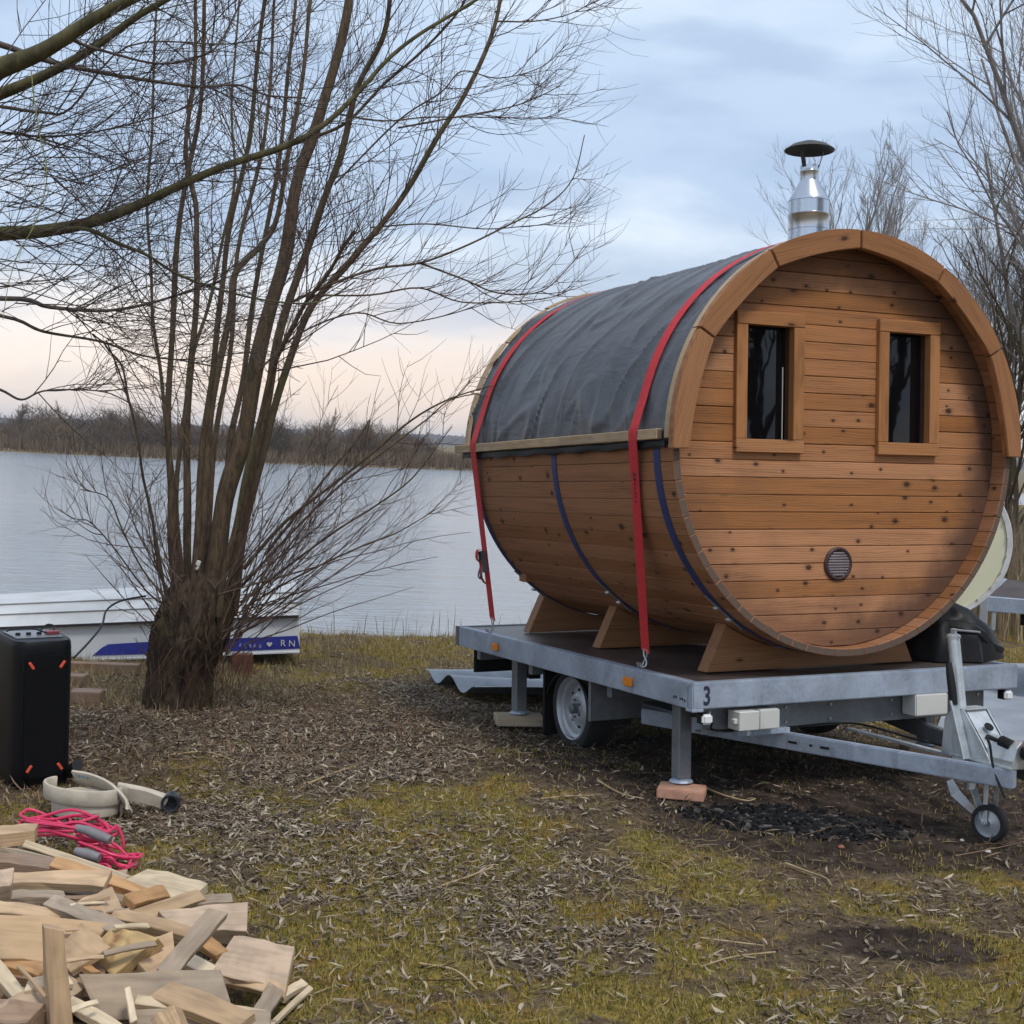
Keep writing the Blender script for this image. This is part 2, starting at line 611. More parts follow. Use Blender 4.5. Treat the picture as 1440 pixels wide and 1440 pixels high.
M_tarp = simple('black_tarpaulin', (.006, .0065, .008), .48, spec=.3, var=.3, scale=9, bump=.3, bscale=25)


def deck_mat():
    m, t, bs, _ = new_mat('phenolic_plywood_deck')
    ob = t.node('ShaderNodeTexCoord').outputs['Object']
    n = t.noise(ob, 3., 6, .6, .6)
    c = t.mix(t.smooth(n, .35, .7), (.050, .036, .032), (.105, .088, .082))
    P(t, bs, color=c, rough=.42, normal=t.bump(t.noise(ob, 160, 2), .25, .001))
    return m


def glass_mat():
    m, t, bs, _ = new_mat('dark_window_glass')
    P(t, bs, color=(.003, .003, .004), rough=.02, spec=.42)
    ob = t.node('ShaderNodeTexCoord').outputs['Object']
    P(t, bs, normal=t.bump(t.noise(ob, 5, 2), .02, .02))
    return m


def membrane_mat():
    m, t, bs, _ = new_mat('grey_roof_membrane')
    ob = t.node('ShaderNodeTexCoord').outputs['Object']
    n = t.noise(ob, 2.5, 6, .6, .8)
    c = t.mix(t.smooth(n, .3, .7), (.060, .066, .078), (.098, .105, .120))
    c = t.mix(t.math('MULTIPLY', t.smooth(t.noise(t.mapping(ob, (3, 9, 3), rot=(0, .5, .7)), 1., 5, .6, 1.), .55, .8), .35), c, (.20, .205, .215))
    P(t, bs, color=c, rough=t.math('ADD', .30, t.math('MULTIPLY', n, .2)), spec=.6,
      normal=t.bump(t.noise(t.mapping(ob, (7, 2.4, 7), rot=(.4, .6, .5)), 1.5, 3, .5, 1.2), .28, .03))
    return m


M_deck = deck_mat(); M_glass = glass_mat(); M_memb = membrane_mat()


def steel_mat():
    m, t, bs, _ = new_mat('polished_flue_steel')
    ob = t.node('ShaderNodeTexCoord').outputs['Object']
    n = t.noise(t.mapping(ob, (1, 1, 60)), 6, 3)
    P(t, bs, color=(.56, .60, .66), metal=1., rough=t.math('ADD', .20, t.math('MULTIPLY', n, .1)))
    return m


M_steel = steel_mat()
M_cap = simple('sooty_cap_steel', (.07, .065, .062), .5, .5)


def bark_mat(name, a, b_, moss=(.09, .10, .03), mossf=.4, bump=.8, sc=1.):
    m, t, bs, _ = new_mat(name)
    ob = t.node('ShaderNodeTexCoord').outputs['Object']
    n = t.noise(t.mapping(ob, (9 * sc, 9 * sc, 2.2 * sc)), 2., 6, .65, .6)
    n2 = t.noise(ob, 1.6, 3)
    c = t.mix(t.smooth(n, .3, .7), a, b_)
    c = t.mix(t.math('MULTIPLY', t.smooth(n2, .48, .68), mossf), c, moss)
    P(t, bs, color=c, rough=.85, spec=.2, normal=t.bump(n, bump, .02))
    return m


M_bark = bark_mat('willow_bark', (.018, .012, .009), (.085, .058, .040))
M_stem = bark_mat('willow_stem_bark', (.055, .040, .027), (.150, .105, .066), (.090, .088, .038), .6, .6, 2.2)
M_twig = bark_mat('willow_twig_bark', (.075, .050, .042), (.15, .10, .078), (.07, .06, .03), .3, .1)
M_moss = bark_mat('mossy_branch_bark', (.060, .055, .030), (.135, .12, .060), (.10, .105, .03), .6, .5)
M_twig2 = bark_mat('grey_twig_bark', (.065, .052, .054), (.13, .105, .092), (.09, .08, .03), .25, .1)
M_birch = bark_mat('pale_bare_tree_bark', (.17, .15, .145), (.30, .27, .25), (.13, .11, .07), .3, .2)
M_birchd = bark_mat('brown_bare_tree_bark', (.055, .042, .036), (.125, .095, .075), (.10, .09, .05), .35, .3)
M_farbush = bark_mat('far_bush_twigs', (.14, .105, .078), (.22, .165, .115), (.14, .12, .07), .3, .1, .2)
M_farbush2 = bark_mat('far_dark_bush_twigs', (.10, .078, .068), (.165, .13, .105), (.09, .09, .05), .3, .1, .2)


def island_mat(name, stops, rough=.75, spec=.25, trans=False):
    m, t, bs, _ = new_mat(name)
    r = t.node('ShaderNodeNewGeometry').outputs['Random Per Island']
    c = t.ramp(r, stops)
    P(t, bs, color=c, rough=rough, spec=spec)
    return m


M_leaf = island_mat('dry_willow_leaves', [(0., (.055, .038, .028)), (.3, (.13, .10, .075)), (.55, (.20, .16, .115)), (.8, (.29, .24, .175)), (1., (.45, .39, .30))])
M_darklit = island_mat('brown_twig_litter', [(0., (.045, .026, .017)), (.5, (.12, .070, .042)), (1., (.27, .185, .11))])
M_grass = island_mat('winter_grass', [(0., (.07, .075, .018)), (.3, (.17, .165, .03)), (.55, (.29, .23, .04)), (.78, (.36, .235, .05)), (1., (.44, .36, .19))])
M_drygrass = island_mat('dry_grass', [(0., (.16, .12, .06)), (.5, (.27, .21, .10)), (1., (.42, .35, .20))])
M_reed = island_mat('dry_reeds', [(0., (.17, .125, .08)), (.5, (.26, .20, .125)), (1., (.36, .29, .19))])
M_coal = island_mat('charcoal_bits', [(0., (.004, .004, .005)), (.8, (.012, .012, .013)), (1., (.11, .10, .09))], .6)


def ground_mat():
    m, t, bs, _ = new_mat('winter_ground')
    ob = t.node('ShaderNodeTexCoord').outputs['Object']
    def att(n):
        return t.node('ShaderNodeAttribute', attribute_name=n).outputs['Fac']
    n1 = t.noise(ob, 7., 8, .68, .3)
    n2 = t.noise(ob, 38., 6, .7)
    n3 = t.noise(ob, 140., 3, .6)
    soil = t.mix(t.smooth(n2, .3, .7), (.032, .021, .013), (.165, .115, .070))
    soil = t.mix(t.math('MULTIPLY', t.smooth(n3, .52, .68), .6), soil, (.27, .225, .165))
    soil = t.mix(t.math('MULTIPLY', t.smooth(t.noise(ob, 3.4, 5, .6), .45, .7), .5), soil, (.20, .15, .085))
    moss = t.mix(t.smooth(n2, .3, .72), (.085, .068, .018), (.36, .275, .060))
    n0 = t.noise(ob, 2.3, 5, .6)
    moss = t.mix(t.smooth(n0, .50, .66), moss, t.mix(t.smooth(n2, .3, .7), (.14, .08, .018), (.38, .22, .045)))
    moss = t.mix(t.smooth(n1, .56, .74), moss, (.20, .165, .10))
    f = t.smooth(t.math('ADD', att('moss'), t.math('MULTIPLY', t.math('SUBTRACT', n1, .5), 1.5)), .30, .72)
    c = t.mix(t.math('MULTIPLY', f, .85), soil, moss)
    fm = t.smooth(t.math('ADD', att('mud'), t.math('MULTIPLY', t.math('SUBTRACT', n2, .5), .8)), .4, .6)
    c = t.mix(fm, c, t.mix(t.smooth(n1, .35, .65), (.020, .014, .010), (.075, .053, .041)))  # dark mud tone doubles as painted shade below the trailer
    fc = t.smooth(t.math('ADD', att('char'), t.math('MULTIPLY', t.math('SUBTRACT', n2, .5), .9)), .4, .6)
    c = t.mix(fc, c, (.007, .0065, .007))
    # far away: reed and field colours
    y = t.node('ShaderNodeSeparateXYZ', ins={0: ob}).outputs[1]
    fary = t.smooth(y, 60., 100.)
    c = t.mix(fary, c, t.mix(t.noise(t.mapping(ob, (.02, .06, 1)), 1., 4), (.12, .095, .05), (.22, .17, .10)))
    hh = t.math('ADD', t.math('MULTIPLY', n2, 1.), t.math('MULTIPLY', n3, .5))
    P(t, bs, color=c, rough=.9, spec=.15, normal=t.bump(hh, .8, .018))
    return m


def water_mat():
    m, t, bs, _ = new_mat('lake_water')
    ob = t.node('ShaderNodeTexCoord').outputs['Object']
    w1 = t.noise(t.mapping(ob, (.9, 2.6, 1), rot=(0, 0, .18)), 1.5, 5, .62, .5)
    w2 = t.noise(t.mapping(ob, (.25, .6, 1), rot=(0, 0, -.3)), 1., 3, .5)
    w3 = t.noise(t.mapping(ob, (.02, .045, 1)), 1., 3, .5)
    h = t.math('ADD', w1, t.math('MULTIPLY', w2, 1.4))
    c = t.mix(t.smooth(w3, .35, .7), (.27, .31, .34), (.33, .365, .39))
    w4 = t.noise(t.mapping(ob, (2.2, 7., 1), rot=(0, 0, .12)), 1.6, 4, .6, .4)
    h = t.math('ADD', h, t.math('MULTIPLY', w4, .45))
    P(t, bs, color=c, rough=.10, ior=1.5, spec=1., normal=t.bump(h, .60, .085))
    return m


# ------------------------------------------------------------------ ground, water, banks
def axis_pts(a, b_, fine0, fine1, step, grow=1.22):
    mid = list(np.arange(fine0, fine1 + 1e-6, step))
    L = [fine0]; s = step
    while L[-1] > a:
        s *= grow; L.append(L[-1] - s)
    Rr = [mid[-1]]; s = step
    while Rr[-1] < b_:
        s *= grow; Rr.append(Rr[-1] + s)
    return np.array(L[:0:-1] + mid + Rr[1:])


gx = axis_pts(-2500, 2500, -5., 5.6, .045)
gy = np.concatenate([axis_pts(-60, 15.2, 3.3, 15.2, .045)[:-1], np.arange(15.4, 20, .4), np.arange(20, 105, 4.), np.arange(105, 135, .8), 135 * 1.12 ** np.arange(0, 32)])
GX, GY = np.meshgrid(gx, gy)
GZ = gz(GX, GY)
nx, ny = len(gx), len(gy)
ii = (np.arange(ny - 1)[:, None] * nx + np.arange(nx - 1)[None]).ravel()
gm = raw_mesh('ground', np.stack([GX.ravel(), GY.ravel(), GZ.ravel()], 1), np.stack([ii, ii + 1, ii + nx + 1, ii + nx], 1), smooth=True)


def blob(x, y, px, py, rx, ry, soft=.5):
    c = gnd(px, py)
    d = np.sqrt(((x - c[0]) / rx) ** 2 + ((y - c[1]) / ry) ** 2)
    return 1 - sst(1 - soft, 1 + soft, d)


def f_moss(x, y):
    v = fbm(x * 1.1, y * 1.1, 21, 4)
    v2 = fbm(x * 2.6 + 4, y * 2.6, 27, 4)
    v3 = fbm(x * 6 + 9, y * 6, 29, 3)
    base = .34 + .65 * (v - .5) * 2 + 1.25 * (v2 - .5) * 2 + .8 * (v3 - .5) * 2
    base = base + .22 * sst(6.9, 5.2, y) + .35 * sst(11.0, 12.2, y)
    base = base + .2 * blob(x, y, 480, 1180, .5, .4, .9) + .35 * blob(x, y, 760, 1220, .5, .4, .9) + .35 * blob(x, y, 640, 1330, .5, .3, .9)
    base = base - .9 * blob(x, y, 240, 1010, 1.9, 1.3) - .5 * blob(x, y, 1180, 1150, 1.4, .8) - .5 * blob(x, y, 450, 1010, 1.2, .9)
    return np.clip(base, 0, 1)


def f_mud_shade(x, y):
    v = blob(x, y, 1312, 1336, .26, .20, .8) * .85 + blob(x, y, 1205, 1322, .22, .14, .9) * .7 + blob(x, y, 1000, 1310, .3, .1, .9) * .35 + blob(x, y, 1250, 1180, 1.2, .55) * .8
    v = v + .75 * blob(x, y, 1050, 1090, 1.5, .8) + .8 * blob(x, y, 1250, 1120, 1.1, .5, .7) + .45 * blob(x, y, 445, 1290, .12, .10) + .4 * blob(x, y, 735, 1220, .2, .12) + .6 * blob(x, y, 1000, 1030, 2.0, 1.0)  # wet mud under the trailer, deepened to paint in the shade there
    return np.clip(v + .25 * (fbm(x * 3, y * 3, 31, 3) - .5), 0, 1)


def f_char(x, y):
    return np.clip(blob(x, y, 1090, 1150, .42, .2) * .9 + blob(x, y, 1160, 1165, .4, .2) * .9, 0, 1)


for nm, fn in (('moss', f_moss), ('mud', f_mud_shade), ('char', f_char)):
    at = gm.attributes.new(nm, 'FLOAT', 'POINT')
    at.data.foreach_set('value', fn(GX.ravel(), GY.ravel()).astype(np.float32))
tag(link('ground', gm, ground_mat()), kind='structure')

wx = np.array([-2500, -200, -30, 10, 60, 400, 2500.]); wy = np.array([12.5, 40, 127.])
WX, WY = np.meshgrid(wx, wy)
ii = (np.arange(2)[:, None] * 7 + np.arange(6)[None]).ravel()
tag(link('lake_water', raw_mesh('lake_water', np.stack([WX.ravel(), WY.ravel(), np.full(21, WATER_Z)], 1), np.stack([ii, ii + 1, ii + 8, ii + 7], 1)), water_mat()), kind='structure')

# concrete slipway seen under the right end of the trailer
cs = simple('damp_concrete', (.32, .355, .41), .45, var=.12, scale=3, bump=.3, bscale=40)
sp = [gnd(*q) for q in ((1306, 1064), (1560, 1085), (1600, 948), (1352, 940))]
sb = MB()
n = 14
grid = []
for i in range(n + 1):
    for j in range(n + 1):
        a = sp[0] + (sp[1] - sp[0]) * j / n; b_ = sp[3] + (sp[2] - sp[3]) * j / n
        q = a + (b_ - a) * i / n
        grid.append((q[0], q[1], max(float(gz(q[0], q[1])), -.035 * (q[1] - 6.8)) + .055 + .004 * random.random()))
sb.add(grid + [(g[0], g[1], g[2] - .2) for g in grid], [(i * (n + 1) + j, i * (n + 1) + j + 1, (i + 1) * (n + 1) + j + 1, (i + 1) * (n + 1) + j) for i in range(n) for j in range(n)]
       + [(i, (n + 1) ** 2 + i, (n + 1) ** 2 + i + 1, i + 1) for i in range(n)]
       + [(i * (n + 1), (i + 1) * (n + 1), (n + 1) ** 2 + (i + 1) * (n + 1), (n + 1) ** 2 + i * (n + 1)) for i in range(n)])
tag(sb.build('slipway', cs, smooth=False), kind='structure')

# ------------------------------------------------------------------ trailer frame of reference
TX, TY, YAW, ZB, TP, TR = .91, 6.553, .4338, .6048, -.0434, .0149
uu = np.array([-math.sin(YAW), math.cos(YAW), TP]); uu /= np.linalg.norm(uu)
vv = np.array([math.cos(YAW), math.sin(YAW), TR]); vv -= uu * (vv @ uu); vv /= np.linalg.norm(vv)
ww = np.cross(vv, uu)
TM = np.stack([vv, uu, ww], 1)
TO = np.array([TX, TY, ZB])


def T(v, u, w=0.):
    return TO + TM @ np.array([v, u, w])


def tmat(v, u, w=0.):
    m = Matrix(TM.tolist()).to_4x4()
    m.translation = Vector(T(v, u, w))
    return m


def tplane(px, py, v=None, u=None, w=None):
    r = TM.T @ ray(px, py); o = TM.T @ (CAM - TO)
    k, val = (0, v) if v is not None else (1, u) if u is not None else (2, w)
    return o + r * ((val - o[k]) / r[k])


WD, LN = 2.092, 2.996
ORG = (0, 0, 0)

trailer = empty('flatbed_trailer', 'galvanised flatbed trailer numbered 3 carrying the wooden barrel sauna', 'trailer', mat=tmat(0, 0, 0))
MB().b(.045, WD - .045, .045, LN - .045, -.022, -.006).build('deck', M_deck, trailer, .002)
for x0, x1 in ((0, .045), (WD - .045, WD)):
    m_ = MB().b(x0, x1, .046, LN - .046, -.13, 0)
    m_.b(x0 + (.046 if x0 == 0 else -.022), x1 + (.022 if x0 == 0 else -.046), .046, LN - .046, -.012, -.001)
    m_.build('side_rail', M_galv, trailer, .005, seg=2)
MB().b(0, WD, 0, .045, -.13, .001).b(.02, WD - .02, .046, .066, -.012, -.0005).build('front_rail', M_galv, trailer, .006, seg=2)
MB().b(0, WD, LN - .045, LN, -.13, .001).build('rear_rail', M_galvd, trailer, .005)
MB().b(-.004, .06, -.004, .06, -.142, -.128).build('corner_bracket', M_galv, trailer, .002)
MB().b(-.004, .004, LN - .035, LN + .006, -.128, .003).build('corner_bracket', M_galvd, trailer, .002)
for vx in (.50, 1.56):
    MB().b(vx, vx + .06, .12, LN - .1, -.25, -.131).build('chassis_beam', M_galvd, trailer, .003)
MB().b(.12, 1.95, .105, .118, -.275, -.131).b(.12, 1.95, .118, .17, -.275, -.262).build('front_crossmember', M_galvd, trailer, .002)
for y in (.9, 1.9, 2.7):
    MB().b(.05, WD - .05, y, y + .05, -.20, -.131).build('crossmember', M_galvd, trailer, .002)
MB().cyl((.35, 1.52, -.36), (1.74, 1.52, -.36), .035).build('axle', M_galvd, trailer, smooth=True)
MB().b(.36, .48, .72, .80, -.36, -.27).b(.36, .48, .80, 1.5, -.33, -.27).build('axle_bracket', M_galvd, trailer, .003)


def leg(v, u, bottom):
    m_ = MB().b(v - .038, v + .038, u - .038, u + .038, bottom + .02, -.131)
    o = m_.build('support_leg', M_galvd, trailer, .006)
    MB().lathe([(.058, 0), (.062, .004), (.055, .014), (.036, .022)], 20, o=(v, u, bottom)).build('foot', M_galv, o)
    return o


leg(.12, .29, -.545)
leg(.12, 2.23, -.49)
q = tplane(1302, 1020, v=1.93)
leg(1.93, q[1], -.52)
leg(1.97, 2.4, -.5)


def wheel(side, v):
    s = 1 if side == 'L' else -1
    M = rotm('Y', -math.pi / 2 * s)       # local z -> outward
    base = (v, 1.52, -.355)
    tyre = MB().lathe([(.185, -.14), (.215, -.155), (.240, -.150), (.252, -.13), (.256, -.10), (.256, -.045), (.252, -.018), (.240, .004), (.215, .012), (.188, .004), (.186, -.01)], 48, M, base, close=False)
    w_ = empty_part('wheel', trailer)
    tyre.build('tyre', M_tyre, w_, smooth=True)
    MB().lathe([(.188, .002), (.181, .010), (.174, .004), (.168, -.016), (.150, -.026), (.143, -.055), (.136, -.062), (.118, -.060), (.095, -.038), (.070, -.030), (.050, -.032), (.034, -.040), (.03, -.03)], 40, M, base, close=False).build('rim', M_rim, w_, smooth=True)
    h = MB().lathe([(.030, -.03), (.030, .006), (.022, .012), (.0, .012)], 20, M, base)
    for k in range(5):
        a = k * 2 * math.pi / 5 + .3
        c = np.array(base) + M @ np.array([.052 * math.cos(a), .052 * math.sin(a), -.034])
        h.cyl(c, c + M @ np.array([0, 0, .016]), .0075, 6)
    h.build('hub', M_galvd, w_)
    hl = MB()
    for k in range(8):
        a = k * 2 * math.pi / 8
        c = np.array(base) + M @ np.array([.107 * math.cos(a), .107 * math.sin(a), -.049])
        nrm = M @ np.array([0, 0, .0045])
        hl.cyl(c - nrm, c + nrm, .011, 10)
    hl.build('rim_slots', M_dark, w_)
    return w_


def empty_part(name, parent):
    o = bpy.data.objects.new(name, None)
    o.empty_display_size = .05
    col.objects.link(o)
    o.parent = parent
    return o


wheel('L', .13)
wheel('R', WD - .13)
for v0, v1 in ((.10, .36), (WD - .36, WD - .10)):
    g = MB()
    pts = [(v0 * .5 + v1 * .5, 1.52 + .30 * math.cos(a), -.37 + .285 * math.sin(a)) for a in np.linspace(-.35, math.pi * .98, 22) if -.37 + .285 * math.sin(a) < -.02]
    g = MB()
    arc = [(1.52 + .30 * math.cos(a), -.40 + .262 * math.sin(a)) for a in np.linspace(.35, math.pi + .05, 20)]
    arc2 = [(1.52 + .294 * math.cos(a), -.40 + .256 * math.sin(a)) for a in np.linspace(math.pi + .05, .35, 20)]
    g.prism([(p[0], p[1]) for p in arc + arc2], v0, v1, axis=0)
    g.build('mudguard', M_black, trailer)
    MB().b(v0, v1, 1.83, 1.85, -.56, -.14).build('mud_flap', M_black, trailer, .003)
MB().b(.03, .46, 1.1, 1.108, -.358, -.131).b(.024, .034, 1.094, 1.12, -.36, -.131).build('front_splash_plate', M_galvd, trailer, .003)
MB().b(WD - .46, WD - .03, 1.1, 1.108, -.358, -.131).build('front_splash_plate', M_galvd, trailer, .003)

# drawbars
for sx in (1, -1):
    cv = 1.046
    a = (cv - sx * (cv - .31), 1.0, -.3275); b_ = (cv - sx * .075, -1.10, -.3275)
    MB().bar(a, b_, .045, .085).build('drawbar', M_galv if sx == 1 else M_galvd, trailer, .006, seg=2)
MB().bar((1.02, .10, -.30), (1.06, -.62, -.315), .035, .012).build('brake_rod', M_galvl, trailer)
sl = MB()
for k, L_ in ((0, .05), (.075, .015), (.13, .05)):
    c = np.array((.607 + .316 * (.0 + k * 1.4) + .0, .05 - k * 1.4 - .05, -.325))
    d = np.array((.316, -1, 0)); d /= np.linalg.norm(d)
    nn = np.array((-d[1], d[0], 0)) * -1
    cc = c + nn * .0235
    sl.bar(cc - d * L_ / 2, cc + d * L_ / 2, .004, .012)
sl.build('bar_slots', M_dark, trailer)
# overrun coupling
cp = MB()
prof = [(-.075, -.285), (-.075, -.25), (-.05, -.19), (-.02, -.165), (.02, -.165), (.05, -.19), (.075, -.25), (.075, -.285)]
cp.prism([(1.03 + p[0] * .95, p[1]) for p in prof], -1.10, -.83, axis=1)
cp.b(.94, 1.14, -1.10, -.72, -.288, -.276)
cp.build('coupling_housing', M_galvl, trailer, .004, seg=2)
MB().tube([(1.03, -1.09, -.215), (1.03, -1.20, -.215), (1.03, -1.28, -.22)], [.032, .032, .028], 14).lathe([(.0, -.05), (.04, -.045), (.045, 0), (.04, .03), (0, .04)], 16, rotm('X', math.pi / 2), (1.03, -1.30, -.23)).build('coupling_head', M_black, trailer, smooth=True)
MB().b(.985, 1.075, -1.165, -1.125, -.19, -.14).build('safety_marker', simple('red_marker', (.6, .05, .05), .4), trailer, .01)
br = MB()
br.prism([(-.66, -.285), (-.98, -.285), (-.92, -.20), (-.80, -.06), (-.74, -.06), (-.68, -.12)], .952, .958, axis=0)
br.prism([(-.66, -.285), (-.98, -.285), (-.92, -.20), (-.80, -.06), (-.74, -.06), (-.68, -.12)], 1.09, 1.096, axis=0)
br.b(.959, 1.089, -.815, -.735, -.066, -.060)
br.bar((1.025, -.80, -.07), (1.025, -.95, -.24), .115, .006, up=(0, 1, 1))
br.build('coupling_bracket', M_galvl, trailer, .001)
MB().lathe([(.022, 0), (.022, .006), (0, .006)], 18, np.array(Matrix(((1, 0, 0), (0, 1, 0), (0, 0, 1)))) @ rotm('X', math.pi / 2 * .45), (1.025, -.885, -.135)).build('bracket_hole', M_dark, trailer)
# handbrake lever
ha = tplane(1360, 1068, v=.93); hb = tplane(1341, 985, v=.93); hc = tplane(1334, 932, v=.93)
hm = MB().bar(ha, hb, .012, .045, up=(1, 0, 0)).build('handbrake_lever', M_galvl, trailer, .003)
MB().tube([hb + (hc - hb) * -.12, hb + (hc - hb) * .3, hb + (hc - hb) * .7, hc], [.017, .020, .018, .014], 10).build('grip', M_black, hm, smooth=True)
# jockey wheel post
JV = 1.02
jt = tplane(1341, 897, v=JV); jb = tplane(1352, 1012, v=JV); jc = tplane(1366, 1108, v=JV)
jp = MB().cyl(jb + (jb - jt) * .15, jt, .0285, 20).lathe([(.033, 0), (.033, .012), (.02, .02), (0, .02)], 20, o=jt).build('jockey_post', M_galvl, trailer, smooth=True)
MB().bar(jt + (0, 0, .018), jt + (-.0, 0, .045), .02, .02, up=(1, 0, 0)).cyl(jt + (-.01, .0, .04), tplane(1378, 889, v=JV + .02), .005, 8).build('crank_handle', M_galvl, jp)
jw = tplane(1392, 1157, v=JV)
jwb = MB()
jwb.bar(jc + (0, 0, .02), jw + (-.028, 0, 0), .03, .006, up=(0, .4, 1))
jwb.bar(tplane(1387, 1100, v=JV), jw + (-.03, 0, 0), .006, .024, up=(0, 1, .1))
jwb.bar(tplane(1402, 1102, v=JV), jw + (.03, 0, 0), .006, .024, up=(0, 1, .1))
jwb.bar(tplane(1352, 1098, v=JV), tplane(1390, 1100, v=JV), .07, .008)
jwb.cyl(jw + (-.04, 0, 0), jw + (.04, 0, 0), .010, 10)
jwb.tube([tplane(1336, 1098, v=JV), tplane(1345, 1118, v=JV), tplane(1362, 1135, v=JV), jw + (-.02, .0, -.0)], [.022, .034, .026, .016], 4)
jwb.cyl(tplane(1362, 1062, v=JV), tplane(1366, 1110, v=JV), .022, 14)
jwb.build('jockey_fork', M_galvl, trailer, .001)
M = rotm('Z', .35) @ rotm('Y', -math.pi / 2)
jr = math.hypot(*(tplane(1392, 1182, v=JV) - jw)[1:]) + .004
JW = empty_part('jockey_wheel', trailer)
MB().lathe([(jr * .72, -.026), (jr * .93, -.026), (jr, -.014), (jr, .014), (jr * .93, .026), (jr * .72, .026)], 32, M, jw, close=False).build('tyre', M_tyre, JW, smooth=True)
MB().lathe([(jr * .74, -.022), (jr * .70, -.008), (jr * .4, -.012), (.012, -.022), (.012, .022), (jr * .4, .012), (jr * .70, .008), (jr * .74, .022)], 28, M, jw, close=False).build('rim', M_rim, JW, smooth=True)
# cable and plug at the coupling
cpts = [tplane(x, y, v=.93) for x, y in ((1388, 1036), (1392, 1048), (1396, 1075), (1404, 1100), (1413, 1122))]
MB().tube(catmull([tplane(1404, 1042, v=1.0)] + cpts, 5), .006, 6).build('trailer_cable', M_black, trailer, smooth=True)
MB().cyl(tplane(1388, 1036, v=1.0), tplane(1412, 1046, v=1.0), .013, 10).cyl(tplane(1408, 1042, v=1.0), tplane(1424, 1050, v=1.0), .027, 14).build('plug', M_black, trailer, .002, smooth=True)
# lights, reflectors, boxes
for px, py in ((698, 909), (885, 958)):
    c = tplane(px, py, v=0)
    MB().box((-.010, c[1], c[2] - .002), (.020, .085, .048)).build('amber_marker', M_amber, trailer, .007, seg=2)
for px, py, u in ((996, 1012, -.0), (1420, 978, .0)):
    c = tplane(px, py, u=u)
    lm = MB().box((c[0], u + .045, c[2]), (.048, .05, .05)).build('front_lamp', M_black, trailer, .004)
    MB().box((c[0], u + .012, c[2]), (.058, .028, .050)).build('lens', M_clear, lm, .010, seg=3)
for px0, px1, py0, py1 in ((1066, 1095, 998, 1024), (1286, 1331, 977, 1004)):
    a = tplane(px0, py0, u=.0); b_ = tplane(px1, py1, u=.0)
    MB().b(a[0], b_[0], -.012, .098, b_[2], a[2]).build('white_box', M_white, trailer, .006, seg=2)
a = tplane(1038, 1001, u=-.02); b_ = tplane(1066, 1026, u=-.02)
MB().b(a[0], b_[0] - .004, -.035, .07, b_[2], a[2]).b(a[0] - .02, a[0], -.02, .01, (a[2] + b_[2]) / 2 - .015, (a[2] + b_[2]) / 2 + .012).build('chock_holder', M_white, trailer, .004)
MB().b(.30, .62, .06, .104, -.29, -.262).build('box_bracket', M_galv, trailer, .002)
MB().b(.10, .42, LN - .10, LN - .07, -.31, -.131).build('light_board', M_dark, trailer, .003)
MB().b(.42, .50, LN - .3, LN - .07, -.345, -.131).build('light_board', M_dark, trailer, .003)
bt_ = MB()
for x in (.16, .30, .62, .9, 1.3, 1.55, 1.9):
    bt_.cyl((x, .105, -.165), (x, .095, -.165), .008, 6).cyl((x, .105, -.24), (x, .095, -.24), .008, 6)
for k in range(4):
    cc_ = np.array((.97 - .316 * (.12 + k * .07) * 1.0, -1.05 + .12 + k * .07, -.33)); bt_.cyl(cc_ + (-.022, -.007, 0), cc_ + (-.034, -.012, 0), .008, 6)
bt_.build('bolts', M_bolt, trailer)
MB().tube(catmull([(.13, .03, -.20), (.2, .09, -.255), (.6, .098, -.268), (1.0, .05, -.262), (1.02, -.4, -.27), (1.02, -.8, -.27)], 6), .006, 6).build('lamp_cable', M_black, trailer, smooth=True)
# number 3 on the front rail and the maker's mark near the corner
me = text_mesh('3', .128, .0006, offset=.003)
o = link('number_three', me, M_print, trailer)
c = tplane(994, 980, u=0)
o.location = (c[0], -.0012, c[2]); o.rotation_euler = (math.pi / 2, 0, 0); o.scale = (.72, 1, 1)
mk = MB()
for k, (px, py) in enumerate(((948, 979), (951, 981), (957, 982), (960, 984), (963, 985))):
    c = tplane(px, py, v=0)
    mk.box((-.0012, c[1], c[2] + (.003 if k % 2 else -.002)), (.0012, .014, .010), rotm('X', .5 * (k - 2)))
mk.build('maker_mark', M_print, trailer)

# ------------------------------------------------------------------ barrel sauna
CV, CW, RO, RI = .943, 1.165, 1.072, 1.034
BL = 2.44
BOFF = (CV, 1.2, 0)
sauna = empty('barrel_sauna', 'brown wooden barrel sauna with grey roof membrane standing on the trailer', 'sauna', mat=tmat(CV, 1.2, 0))
UW = .095       # front wall plane
# staves: mesh about the barrel axis, rotated into place
NS = 72
da = math.pi / NS
st = MB()
gap = .0011
prof = []
for rr_, sgn in ((RO, 1), (RI, -1)):
    for a in np.linspace(-da, da, 3) * sgn:
        prof.append((rr_ * math.sin(a) - math.copysign(gap, a) * (abs(a) > 1e-6), rr_ * math.cos(a)))
st.prism(prof, .0 - 1.2, BL - 1.2, axis=1)
stave_me = st.mesh('stave', .0024, seg=1)
stave_me.materials.append(M_stave)
for k in range(NS):
    o = link('stave', stave_me, None, sauna)
    o.location = (0, 0, CW)
    o.rotation_euler = (0, 2 * math.pi * (k + .5) / NS, 0)


def chord(z, r):
    return math.sqrt(max(r * r - z * z, 0))


